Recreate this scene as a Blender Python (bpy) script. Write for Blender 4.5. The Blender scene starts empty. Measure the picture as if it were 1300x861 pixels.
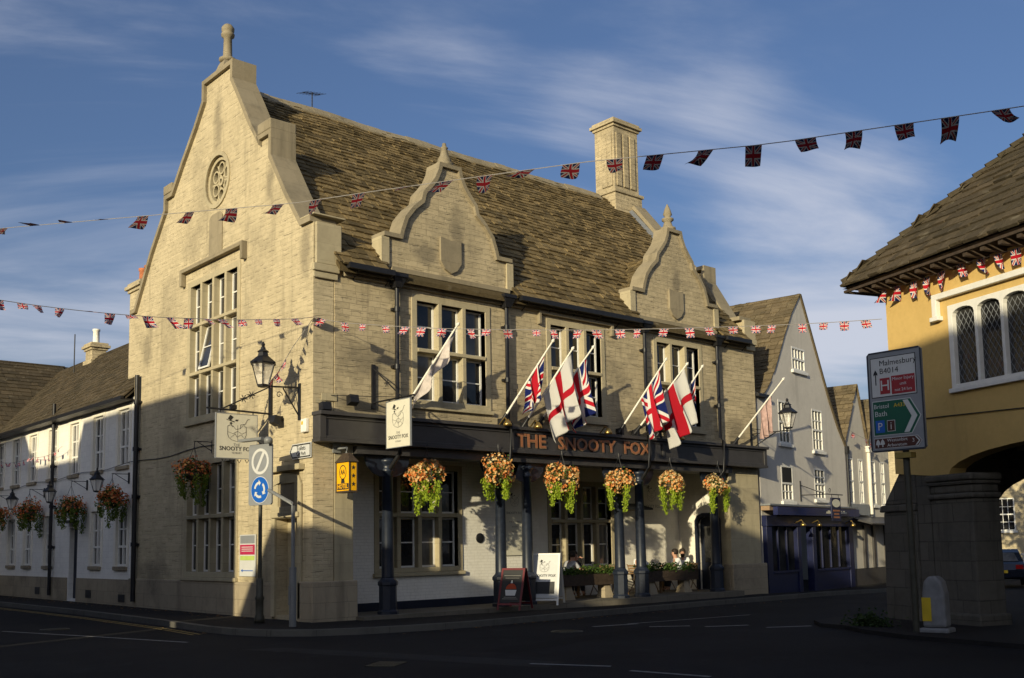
import bpy, bmesh, math, random
from mathutils import Vector, Matrix, noise
from mathutils.geometry import tessellate_polygon
PI = math.pi
R = math.radians
random.seed(7)
scene = bpy.context.scene
COL = scene.collection

# ------------------------------------------------------------------ camera
YAW, PIT, ROL = 0.722968, 0.1091606, -0.0176905
fv = Vector((math.sin(YAW)*math.cos(PIT), math.cos(YAW)*math.cos(PIT), math.sin(PIT)))
rv = Vector((math.cos(YAW), -math.sin(YAW), 0)); uv_ = rv.cross(fv)
r2 = rv*math.cos(ROL)+uv_*math.sin(ROL); u2 = uv_*math.cos(ROL)-rv*math.sin(ROL)
cd = bpy.data.cameras.new('camera'); cam = bpy.data.objects.new('camera', cd); COL.objects.link(cam)
cam.matrix_world = Matrix(((r2.x, u2.x, -fv.x, -12.34017), (r2.y, u2.y, -fv.y, -20.95339), (r2.z, u2.z, -fv.z, 1.6), (0, 0, 0, 1)))
cd.sensor_width = 36; cd.lens = 1314.375/1300*36; cd.shift_y = (547.64-430.5)/1300
cd.clip_start = .1; cd.clip_end = 2000
scene.camera = cam

# ------------------------------------------------------------------ light
SUN_DIR = Vector((.90, .39, -.228)).normalized()
sl = bpy.data.lights.new('sun', 'SUN'); sun = bpy.data.objects.new('sun', sl); COL.objects.link(sun)
sun.rotation_euler = SUN_DIR.to_track_quat('-Z', 'Y').to_euler()
sl.energy = 3.7; sl.angle = R(.53); sl.color = (1, .88, .6)
W = bpy.data.worlds.new('World'); scene.world = W; W.use_nodes = True
nt = W.node_tree; nt.nodes.clear()
def wn(t, **k):
    n = nt.nodes.new(t)
    for a, b in k.items(): setattr(n, a, b)
    return n
out = wn('ShaderNodeOutputWorld'); bg = wn('ShaderNodeBackground'); sky = wn('ShaderNodeTexSky', sky_type='NISHITA')
sky.sun_disc = False; sky.sun_elevation = math.asin(-SUN_DIR.z)
sky.sun_rotation = math.atan2(-SUN_DIR.x, -SUN_DIR.y)
sky.air_density = 1.0; sky.dust_density = 3.6; sky.ozone_density = 2.5
SKY_BANKS = [(.59, .71, .37, 9, .09), (.70, .58, .38, 8, .1), (.78, .49, .36, 8, .07), (.83, .49, .24, 9, .19), (.31, .90, .28, 15, .1), (-.6, -.7, .3, 60, .1)]
tc = wn('ShaderNodeTexCoord'); sep = wn('ShaderNodeSeparateXYZ'); nt.links.new(tc.outputs['Generated'], sep.inputs[0])
def wm(op, a, b=None, c=None):
    n = wn('ShaderNodeMath', operation=op)
    for i, v in enumerate((a, b, c)):
        if v is None: continue
        if isinstance(v, (int, float)): n.inputs[i].default_value = v
        else: nt.links.new(v, n.inputs[i])
    return n.outputs[0]
zz = wm('ADD', wm('MAXIMUM', sep.outputs[2], 0), .12)
cx = wm('DIVIDE', sep.outputs[0], zz); cy = wm('DIVIDE', sep.outputs[1], zz)
comb = wn('ShaderNodeCombineXYZ'); nt.links.new(cx, comb.inputs[0]); nt.links.new(cy, comb.inputs[1])
mpr = wn('ShaderNodeMapping'); nt.links.new(comb.outputs[0], mpr.inputs[0]); mpr.inputs['Rotation'].default_value = (0, 0, R(30))
mp = wn('ShaderNodeMapping'); nt.links.new(mpr.outputs[0], mp.inputs[0])
mp.inputs['Scale'].default_value = (.7, 1.5, 1); mp.inputs['Location'].default_value = (3.55, 1.75, 0)
n1 = wn('ShaderNodeTexNoise'); nt.links.new(mp.outputs[0], n1.inputs['Vector'])
n1.inputs['Scale'].default_value = .75; n1.inputs['Detail'].default_value = 9; n1.inputs['Roughness'].default_value = .58; n1.inputs['Distortion'].default_value = .7
n2 = wn('ShaderNodeTexNoise'); nt.links.new(comb.outputs[0], n2.inputs['Vector'])
n2.inputs['Scale'].default_value = .42; n2.inputs['Detail'].default_value = 3
cl = wm('MULTIPLY', n1.outputs[0], wm('ADD', n2.outputs[0], .5))
for dx, dy, dz, ang, amt in SKY_BANKS:      # where in the sky the thin cloud gathers
    vd = wn('ShaderNodeVectorMath', operation='DOT_PRODUCT'); vn_ = wn('ShaderNodeVectorMath', operation='NORMALIZE'); nt.links.new(tc.outputs['Generated'], vn_.inputs[0])
    nt.links.new(vn_.outputs[0], vd.inputs[0]); vd.inputs[1].default_value = Vector((dx, dy, dz)).normalized()
    mr0 = wn('ShaderNodeMapRange'); mr0.interpolation_type = 'SMOOTHSTEP'; nt.links.new(vd.outputs['Value'], mr0.inputs[0])
    mr0.inputs[1].default_value = math.cos(R(ang)); mr0.inputs[2].default_value = 1; mr0.inputs[3].default_value = 0; mr0.inputs[4].default_value = amt
    cl = wm('ADD', cl, mr0.outputs[0])
mr = wn('ShaderNodeMapRange'); mr.interpolation_type = 'SMOOTHSTEP'
nt.links.new(cl, mr.inputs[0]); mr.inputs[1].default_value = .46; mr.inputs[2].default_value = .82; mr.inputs[3].default_value = 0.02; mr.inputs[4].default_value = .85
tint = wn('ShaderNodeMix', data_type='RGBA', blend_type='MULTIPLY'); tint.inputs[0].default_value = 1
nt.links.new(sky.outputs[0], tint.inputs[6]); tint.inputs[7].default_value = (.68, .76, .95, 1)
mixc = wn('ShaderNodeMix', data_type='RGBA'); nt.links.new(mr.outputs[0], mixc.inputs[0]); nt.links.new(tint.outputs[2], mixc.inputs[6])
mixc.inputs[7].default_value = (5.0, 5.2, 5.9, 1)
nt.links.new(mixc.outputs[2], bg.inputs[0]); bg.inputs[1].default_value = .094
nt.links.new(bg.outputs[0], out.inputs[0])
scene.view_settings.view_transform = 'Standard'; scene.view_settings.look = 'None'
scene.view_settings.exposure = .45; scene.view_settings.gamma = 1; scene.view_settings.use_curve_mapping = False

# ------------------------------------------------------------------ materials
class NT:
    def __init__(s, name):
        s.m = bpy.data.materials.new(name); s.m.use_nodes = True; s.t = s.m.node_tree
        s.b = s.t.nodes['Principled BSDF']
    def n(s, t, **k):
        x = s.t.nodes.new(t)
        for a, b in k.items(): setattr(x, a, b)
        return x
    def l(s, a, b): s.t.links.new(a, b)
    def math(s, op, a, b=None, c=None, clamp=False):
        x = s.n('ShaderNodeMath', operation=op); x.use_clamp = clamp
        for i, v in enumerate((a, b, c)):
            if v is None: continue
            if isinstance(v, (int, float)): x.inputs[i].default_value = v
            else: s.l(v, x.inputs[i])
        return x.outputs[0]
    def mix(s, f, a, b, mode='MIX'):
        x = s.n('ShaderNodeMix', data_type='RGBA', blend_type=mode)
        for i, v in ((0, f), (6, a), (7, b)):
            if isinstance(v, (int, float)): x.inputs[i].default_value = v
            elif isinstance(v, tuple): x.inputs[i].default_value = v if len(v) == 4 else v+(1,)
            else: s.l(v, x.inputs[i])
        return x.outputs[2]
    def noise(s, vec, scale, detail=4, rough=.55, dist=0):
        x = s.n('ShaderNodeTexNoise'); s.l(vec, x.inputs['Vector'])
        x.inputs['Scale'].default_value = scale; x.inputs['Detail'].default_value = detail
        x.inputs['Roughness'].default_value = rough; x.inputs['Distortion'].default_value = dist
        return x.outputs[0]
    def ramp(s, v, a, b, lo=0., hi=1.):
        x = s.n('ShaderNodeMapRange'); s.l(v, x.inputs[0])
        for i, q in enumerate((a, b, lo, hi)): x.inputs[i+1].default_value = q
        return x.outputs[0]
    def bump(s, h, st, dist=.02, nrm=None):
        x = s.n('ShaderNodeBump'); s.l(h, x.inputs['Height']); x.inputs['Strength'].default_value = st; x.inputs['Distance'].default_value = dist
        if nrm: s.l(nrm, x.inputs['Normal'])
        return x.outputs[0]
def scl(c, k): return tuple(v*k for v in c)
def plain(name, col, rough=.6, metal=0, var=.15, nscale=6, bump=.1, spec=.4, emit=None):
    m = NT(name); g = m.n('ShaderNodeNewGeometry').outputs['Position']
    f = m.noise(g, nscale, 5)
    c = m.mix(m.ramp(f, .3, .7), scl(col, 1-var), scl(col, 1+var))
    m.l(c, m.b.inputs['Base Color']); m.b.inputs['Roughness'].default_value = rough; m.b.inputs['Metallic'].default_value = metal
    m.b.inputs['Specular IOR Level'].default_value = spec
    if bump: m.l(m.bump(m.noise(g, nscale*8, 3), bump, .01), m.b.inputs['Normal'])
    return m.m
def stone(name, a, b, dark, bw=.42, bh=.15, mortar=.008, mcol=None, bumpk=.5, stain=.5, rough=.9, wob=.02, dash=0, joint=.85, jm=.12, stains=()):
    m = NT(name); g = m.n('ShaderNodeNewGeometry').outputs['Position']; uvn = m.n('ShaderNodeTexCoord').outputs['UV']
    # wobble the courses a little so that joints are not ruler straight
    nz = m.n('ShaderNodeTexNoise'); m.l(uvn, nz.inputs['Vector']); nz.inputs['Scale'].default_value = 1.3; nz.inputs['Detail'].default_value = 3
    vm = m.n('ShaderNodeVectorMath', operation='MULTIPLY_ADD'); m.l(nz.outputs['Color'], vm.inputs[0]); vm.inputs[1].default_value = (wob*4, wob, 0); m.l(uvn, vm.inputs[2])
    def brick(w, h, off, sq, ms):
        br = m.n('ShaderNodeTexBrick'); m.l(vm.outputs[0], br.inputs['Vector'])
        br.offset = off; br.squash = sq; br.squash_frequency = 3
        br.inputs['Scale'].default_value = 1; br.inputs['Brick Width'].default_value = w; br.inputs['Row Height'].default_value = h
        br.inputs['Mortar Size'].default_value = ms; br.inputs['Mortar Smooth'].default_value = .4; br.inputs['Bias'].default_value = 0
        return br
    br = brick(bw, bh, .5, .7, mortar); br.inputs['Color1'].default_value = a+(1,); br.inputs['Color2'].default_value = b+(1,); br.inputs['Mortar'].default_value = scl(b, .9)+(1,)
    big = m.noise(g, .55, 5, .6); fine = m.noise(g, 9, 6, .65); mid = m.noise(g, 2.6, 5, .6)
    c = m.mix(m.ramp(mid, .35, .7, 0, .35), br.outputs['Color'], scl(b, .82))
    jn = m.noise(g, 1.7, 4, .6)
    c = m.mix(m.math('MULTIPLY', br.outputs['Fac'], m.ramp(jn, .38, .66, jm, joint)), c, mcol or scl(dark, .75))
    dh = None
    if dash:
        su = m.n('ShaderNodeSeparateXYZ'); m.l(vm.outputs[0], su.inputs[0])
        jig = m.noise(uvn, 3.5, 3)
        fr = m.math('FRACT', m.math('ADD', m.math('DIVIDE', su.outputs[1], dash), m.math('MULTIPLY', jig, .7)))
        ln = m.ramp(m.math('MINIMUM', fr, m.math('SUBTRACT', 1.0, fr)), .03, .13, 1, 0)
        mpp = m.n('ShaderNodeMapping'); m.l(uvn, mpp.inputs[0]); mpp.inputs['Scale'].default_value = (2.6, 7.5, 1)
        dh = m.math('MULTIPLY', ln, m.ramp(m.noise(mpp.outputs[0], 1, 3, .6), .47, .62))
        c = m.mix(m.math('MULTIPLY', dh, .8), c, scl(dark, .7))
    c = m.mix(m.ramp(big, .5, .72, 0, stain), c, dark)
    c = m.mix(m.ramp(fine, .3, .75, 0, .45), c, scl(a, 1.12))
    if stains:
        sx = m.n('ShaderNodeSeparateXYZ'); m.l(g, sx.inputs[0])
        for axis, a0, b0, ra, rb in stains:
            da = m.math('DIVIDE', m.math('SUBTRACT', sx.outputs[axis], a0), ra); db = m.math('DIVIDE', m.math('SUBTRACT', sx.outputs[2], b0), rb)
            dd = m.math('ADD', m.math('SQRT', m.math('ADD', m.math('MULTIPLY', da, da), m.math('MULTIPLY', db, db))), m.math('MULTIPLY', m.math('SUBTRACT', mid, .5), 2.2))
            c = m.mix(m.ramp(dd, .35, 1.15, .72, 0), c, scl(dark, 1.05))
    # vertical weather streaks
    mpn = m.n('ShaderNodeMapping'); m.l(g, mpn.inputs[0]); mpn.inputs['Scale'].default_value = (2.2, 2.2, .22)
    st = m.noise(mpn.outputs[0], 1, 5, .6)
    c = m.mix(m.ramp(st, .56, .75, 0, stain*.7), c, scl(dark, .8))
    m.l(c, m.b.inputs['Base Color']); m.b.inputs['Roughness'].default_value = rough; m.b.inputs['Specular IOR Level'].default_value = .2
    h = m.math('ADD', m.math('MULTIPLY', br.outputs['Fac'], -1.0), m.math('MULTIPLY', fine, .55))
    h = m.math('ADD', h, m.math('MULTIPLY', mid, .8))
    if dh: h = m.math('SUBTRACT', h, m.math('MULTIPLY', dh, 1.2))
    m.l(m.bump(h, bumpk, .02), m.b.inputs['Normal'])
    return m.m
def tiles(name, a, b, moss):
    m = NT(name); g = m.n('ShaderNodeNewGeometry').outputs['Position']
    at = m.n('ShaderNodeAttribute'); at.attribute_name = 'tone'
    t = at.outputs['Fac']
    c = m.mix(t, a, b)
    big = m.noise(g, .8, 5, .65); fine = m.noise(g, 14, 6, .7); mid = m.noise(g, 3.5, 5, .6)
    c = m.mix(m.ramp(big, .45, .7, 0, .6), c, moss)
    c = m.mix(m.ramp(fine, .35, .7, 0, .5), c, scl(a, .45))
    c = m.mix(m.ramp(mid, .6, .72, 0, .5), c, (.23, .2, .14))
    m.l(c, m.b.inputs['Base Color']); m.b.inputs['Roughness'].default_value = .95; m.b.inputs['Specular IOR Level'].default_value = .15
    m.l(m.bump(m.math('ADD', fine, mid), .6, .03), m.b.inputs['Normal'])
    return m.m
M = {}
M['stone'] = stone('limestone_wall', (.52, .435, .28), (.43, .36, .23), (.2, .17, .115), .38, .125, .006, bumpk=.5, stain=.8, wob=.05, dash=.125, joint=.45, jm=.0, stains=[(1, 5.2, 13.4, .3, 1.1), (1, 5.2, 10.1, .42, .95), (1, 7.4, 4.7, .7, .35), (1, 3.4, 4.6, .3, .6), (1, 9.2, 1.0, 1.4, .35), (1, .4, 8.7, .3, .9), (1, 2.2, 10.9, .25, .6), (1, 9.9, 7.8, .5, .7), (1, 2.6, .9, .8, .3)])
M['stone_front'] = stone('limestone_front_wall', (.51, .42, .265), (.37, .305, .19), (.17, .145, .1), .36, .15, .007, bumpk=.6, stain=.9, wob=.05, dash=.15, joint=.65, jm=.05, stains=[(0, 4.2, 8.35, 1.7, .22), (0, 4.3, 9.9, .25, .9), (0, 3.3, 9.1, .5, .35), (0, 13.3, 8.3, 1.6, .25), (0, 13.3, 9.8, .22, .8), (0, 1.4, 6.1, .8, .5), (0, 1.2, 4.95, 1.2, .25), (0, 6.7, 5.1, .9, .3), (0, 10.9, 5.2, .7, .4), (0, 16.2, 5.3, .6, .5), (0, 2.4, 8.0, .4, .3)])
M['ashlar'] = stone('ashlar_dressing', (.43, .37, .24), (.37, .315, .205), (.19, .165, .11), 1.1, .42, .004, bumpk=.3, stain=.6)
M['coping'] = stone('weathered_coping', (.29, .245, .165), (.24, .2, .13), (.12, .105, .075), .9, .6, .004, bumpk=.4, stain=.8)
M['plinth'] = stone('plinth_stone', (.36, .3, .205), (.29, .24, .165), (.12, .1, .075), .9, .36, .006, bumpk=.5, stain=.8)
M['white_brick'] = stone('white_painted_brick', (.8, .77, .69), (.76, .73, .65), (.6, .57, .5), .24, .082, .007, (.55, .52, .45), .35, .35, .7, .004)
M['cream_wall'] = stone('cream_painted_wall', (.82, .77, .66), (.78, .73, .62), (.62, .57, .46), .3, .1, .002, bumpk=.15, stain=.35, rough=.8)
M['white_wall'] = stone('white_painted_wall', (.8, .77, .7), (.75, .72, .66), (.42, .4, .36), .5, .18, .003, bumpk=.2, stain=.3, rough=.8)
M['grey_render'] = stone('grey_roughcast_render', (.6, .56, .49), (.56, .52, .46), (.4, .37, .32), 50, 50, .0, bumpk=.35, stain=.5)
M['cream_render'] = stone('pale_roughcast_render', (.56, .52, .44), (.52, .48, .41), (.34, .31, .26), 50, 50, .0, bumpk=.35, stain=.5)
M['yellow_render'] = stone('yellow_ochre_render', (.6, .41, .15), (.53, .36, .12), (.36, .25, .1), 50, 50, .0, bumpk=.5, stain=.4)
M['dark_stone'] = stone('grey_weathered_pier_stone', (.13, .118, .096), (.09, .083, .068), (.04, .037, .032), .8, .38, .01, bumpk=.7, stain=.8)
M['tiles'] = tiles('stone_roof_tiles', (.1, .074, .036), (.29, .212, .1), (.075, .06, .03))
M['tiles_dark'] = tiles('mossy_stone_roof_tiles', (.07, .056, .036), (.13, .1, .062), (.05, .043, .026))
M['tiles_red'] = tiles('brown_stone_tiles', (.13, .1, .06), (.22, .17, .1), (.09, .078, .045))
M['lead'] = plain('lead_flashing', (.2, .21, .22), .5, .2)
M['black_iron'] = plain('black_painted_iron', (.012, .012, .014), .45, 0, .3, 10, .05, .4)
M['shop_navy'] = plain('navy_shopfront_paint', (.004, .008, .045), .45, 0, .2, 8, .05, .4)
M['navy'] = plain('dark_navy_paint', (.008, .012, .026), .5, 0, .2, 8, .05, .35)
M['post_blue'] = plain('blue_black_post_paint', (.014, .019, .032), .38, 0, .25, 8, .05, .5)
M['fascia'] = plain('charcoal_fascia_paint', (.045, .042, .042), .45, 0, .15, 4, .05, .45)
M['shop_blue'] = plain('royal_blue_shopfront_paint', (.006, .012, .07), .4, 0, .15, 5, .05, .5)
M['white_paint'] = plain('white_gloss_paint', (.74, .72, .66), .4, 0, .06, 7, .03)
M['sash_cream'] = plain('off_white_sash_paint', (.62, .58, .48), .5, 0, .1, 9, .04)
M['wood'] = plain('weathered_wood', (.2, .12, .055), .7, 0, .3, 12, .2)
M['dark_wood'] = plain('dark_stained_timber', (.05, .034, .022), .75, 0, .3, 12, .2)
M['asphalt'] = None
M['gold'] = plain('brass_fitting', (.55, .38, .12), .3, .9, .1)
M['copper_letters'] = plain('copper_coloured_lettering', (.32, .13, .06), .5, .1, .1)
M['cream_edge'] = plain('letter_edge', (.3, .2, .12), .5)
M['sign_white'] = plain('off_white_sign_board', (.6, .57, .46), .6, 0, .04, 5, 0)
M['sign_grey'] = plain('grey_sign_backing', (.24, .25, .26), .5, .1, .05)
M['ink'] = plain('black_sign_paint', (.02, .02, .02), .6, 0, .1, 5, 0)
M['pale_ink'] = plain('grey_sign_paint', (.2, .19, .17), .6, 0, .1, 5, 0)
M['blue_sign'] = plain('blue_traffic_sign', (.01, .1, .42), .4, 0, .05, 5, 0)
M['red_sign'] = plain('red_sign_panel', (.3, .02, .025), .5, 0, .05, 5, 0)
M['green_sign'] = plain('green_sign_panel', (.006, .09, .05), .5, 0, .05, 5, 0)
M['brown_sign'] = plain('brown_sign_panel', (.07, .02, .012), .5, 0, .05, 5, 0)
M['road_white'] = plain('white_sign_face', (.55, .55, .53), .5, 0, .04, 5, 0)
M['amber'] = plain('amber_yellow_sign', (.78, .4, .006), .4, 0, .05, 5, 0)
M['yellow_box'] = plain('yellow_plastic', (.6, .42, .02), .5, 0, .1, 5, 0)
M['pink_panel'] = plain('magenta_poster_panel', (.4, .02, .07), .6, 0, .1, 5, 0)
M['lime_panel'] = plain('pale_green_poster_panel', (.4, .5, .12), .6, 0, .1, 5, 0)
M['grey_pole'] = plain('grey_painted_steel', (.2, .205, .2), .5, .1, .1)
M['green_pole'] = plain('dark_green_brown_iron', (.05, .048, .035), .5, .1, .3)
M['terracotta'] = plain('terracotta', (.4, .14, .06), .85, 0, .25, 8, .2)
M['pole_white'] = plain('white_flagpole_paint', (.72, .68, .58), .5, 0, .1)
M['rope'] = plain('bunting_cord', (.3, .28, .26), .8, 0, .1)
M['skin'] = plain('skin', (.5, .27, .18), .6, 0, .05, 5, 0)
M['hair'] = plain('dark_hair', (.02, .013, .009), .7, 0, .2)
M['shirt_white'] = plain('white_cotton', (.72, .72, .72), .9, 0, .05)
M['shirt_grey'] = plain('grey_cotton', (.4, .4, .42), .9, 0, .05)
M['trousers'] = plain('dark_denim', (.03, .035, .05), .9, 0, .15)
M['rubber'] = plain('black_rubber', (.01, .01, .01), .8)
M['car_paint'] = plain('dark_blue_car_paint', (.012, .016, .03), .25, .3, .05, 3, 0, .6)
M['red_lens'] = plain('red_lamp_lens', (.35, .01, .01), .2, 0, .05, 3, 0)
M['brass_dull'] = plain('dull_brass', (.25, .18, .04), .5, 0, .2, 5)
M['maroon'] = plain('dark_red_painted_wood', (.12, .014, .018), .5, 0, .15, 8)
M['bollard'] = plain('grey_white_plastic', (.2, .2, .2), .6, 0, .2, 5)
M['bark'] = plain('bark', (.09, .065, .045), .9, 0, .3, 8, .4)
def glass(name='dark_window_glass', hi=.16, spec=.6):
    m = NT(name); g = m.n('ShaderNodeNewGeometry').outputs['Position']; oi = m.n('ShaderNodeObjectInfo').outputs['Random']
    f = m.noise(g, .9, 3); mpg = m.n('ShaderNodeMapping'); m.l(g, mpg.inputs[0]); mpg.inputs['Scale'].default_value = (9, 9, .6)
    fold = m.noise(mpg.outputs[0], 1, 2)
    c = m.mix(m.ramp(f, .4, .65), (.01, .011, .013), (.035, .034, .033))
    cur = m.mix(fold, scl((1, .93, .8), hi*.5), scl((1, .95, .85), hi*1.4))
    c = m.mix(m.math('MULTIPLY', m.math('GREATER_THAN', oi, .68), m.ramp(f, .35, .55, .2, .85)), c, cur)
    m.l(c, m.b.inputs['Base Color'])
    m.b.inputs['Roughness'].default_value = .04; m.b.inputs['Specular IOR Level'].default_value = spec
    m.l(m.bump(m.noise(g, 2.2, 2), .12, .02), m.b.inputs['Normal']); return m.m
M['shop_glass'] = glass('shop_window_glass', .015, .04)
M['glass'] = glass()
def lampglass():
    m = NT('lantern_glass'); m.b.inputs['Base Color'].default_value = (.9, .85, .75, 1); m.b.inputs['Roughness'].default_value = .15
    m.b.inputs['Alpha'].default_value = .35; return m.m
M['lampglass'] = lampglass()
def asphalt(name, a, b):
    m = NT(name); g = m.n('ShaderNodeNewGeometry').outputs['Position']
    f = m.noise(g, 60, 4, .7); k = m.noise(g, .35, 5, .6); p = m.noise(g, 2, 4)
    c = m.mix(m.ramp(f, .35, .7), a, b); c = m.mix(m.ramp(k, .45, .6, 0, .5), c, scl(a, .6)); c = m.mix(m.ramp(p, .6, .7, 0, .4), c, scl(b, 1.2))
    m.l(c, m.b.inputs['Base Color']); m.b.inputs['Roughness'].default_value = .9; m.b.inputs['Specular IOR Level'].default_value = .15
    m.l(m.bump(f, .6, .01), m.b.inputs['Normal']); return m.m
M['asphalt'] = asphalt('asphalt', (.009, .009, .0105), (.023, .023, .024))
M['pavement'] = asphalt('tarmac_pavement', (.015, .0145, .014), (.034, .031, .029))
M['kerb'] = stone('kerb_stone', (.12, .115, .1), (.09, .085, .075), (.04, .038, .034), .9, .5, .01, bumpk=.4)
M['flags_floor'] = stone('stone_paving', (.17, .15, .115), (.13, .115, .09), (.06, .055, .04), .7, .5, .012, bumpk=.4)
M['line_white'] = plain('worn_white_road_paint', (.2, .2, .195), .8, 0, .35, 14, .1)
M['line_yellow'] = plain('worn_yellow_road_paint', (.22, .16, .05), .8, 0, .3, 14, .1)
def leaf(name, a, b, tr=.25):
    m = NT(name); at = m.n('ShaderNodeAttribute'); at.attribute_name = 'tone'
    m.l(m.mix(at.outputs['Fac'], a, b), m.b.inputs['Base Color']); m.b.inputs['Roughness'].default_value = .6
    m.b.inputs['Specular IOR Level'].default_value = .25
    t = m.n('ShaderNodeBsdfTranslucent'); m.l(m.mix(at.outputs['Fac'], a, b), t.inputs[0]); s = m.n('ShaderNodeMixShader'); s.inputs[0].default_value = tr
    m.l(m.b.outputs[0], s.inputs[1]); m.l(t.outputs[0], s.inputs[2]); m.l(s.outputs[0], m.t.nodes['Material Output'].inputs[0]); return m.m
M['leaf'] = leaf('green_leaves', (.025, .06, .012), (.09, .15, .025))
M['leaf_dark'] = leaf('dark_green_leaves', (.015, .035, .01), (.05, .08, .02))
M['trail'] = leaf('lime_trailing_leaves', (.25, .36, .02), (.5, .6, .06), .45)
M['trail_green'] = leaf('green_trailing_leaves', (.08, .13, .015), (.2, .26, .04), .35)
M['flower_orange'] = leaf('orange_petals', (.78, .2, .04), (.9, .55, .2), .35)
M['flower_red'] = leaf('coral_petals', (.5, .08, .03), (.65, .25, .09), .3)
M['flower_cream'] = leaf('cream_petals', (.75, .5, .2), (.85, .7, .4), .35)
def flagmat(name, kind, dull=1., line=False):
    m = NT(name); s = m.n('ShaderNodeSeparateXYZ'); m.l(m.n('ShaderNodeTexCoord').outputs['UV'], s.inputs[0])
    A = lambda x: m.math('ABSOLUTE', x)
    u = m.math('SUBTRACT', s.outputs[0], .5); v = m.math('SUBTRACT', s.outputs[1], .5)
    x = m.math('MULTIPLY', u, 1.6)
    lt = lambda q, w: m.math('LESS_THAN', q, w)
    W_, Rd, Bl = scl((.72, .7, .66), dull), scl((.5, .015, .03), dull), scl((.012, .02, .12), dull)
    au, av = A(x), A(v)
    if kind == 'union':
        d1 = A(m.math('SUBTRACT', u, v)); d2 = A(m.math('ADD', u, v)); dm = m.math('MINIMUM', d1, d2)
        c = m.mix(lt(dm, .12), Bl, W_); c = m.mix(lt(dm, .045), c, Rd)
        c = m.mix(lt(m.math('MINIMUM', au, av), .165), c, W_); c = m.mix(lt(m.math('MINIMUM', au, av), .1), c, Rd)
    else:
        c = m.mix(lt(m.math('MINIMUM', au, av), .1), W_, Rd)
    m.l(c, m.b.inputs['Base Color']); m.b.inputs['Roughness'].default_value = .85; m.b.inputs['Specular IOR Level'].default_value = .1
    t = m.n('ShaderNodeBsdfTranslucent'); m.l(c, t.inputs[0]); sh = m.n('ShaderNodeMixShader'); sh.inputs[0].default_value = .25
    m.l(m.b.outputs[0], sh.inputs[1]); m.l(t.outputs[0], sh.inputs[2]); m.l(sh.outputs[0], m.t.nodes['Material Output'].inputs[0]); return m.m
M['union'] = flagmat('union_flag_cloth', 'union'); M['george'] = flagmat('red_cross_flag_cloth', 'george', .85)
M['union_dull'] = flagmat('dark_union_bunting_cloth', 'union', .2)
M['cloth_white'] = plain('off_white_flag_cloth', (.5, .44, .4), .9, 0, .2, 8)
M['cloth_pink'] = plain('pale_pink_flag_cloth', (.4, .27, .24), .9, 0, .25, 8)

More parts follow.
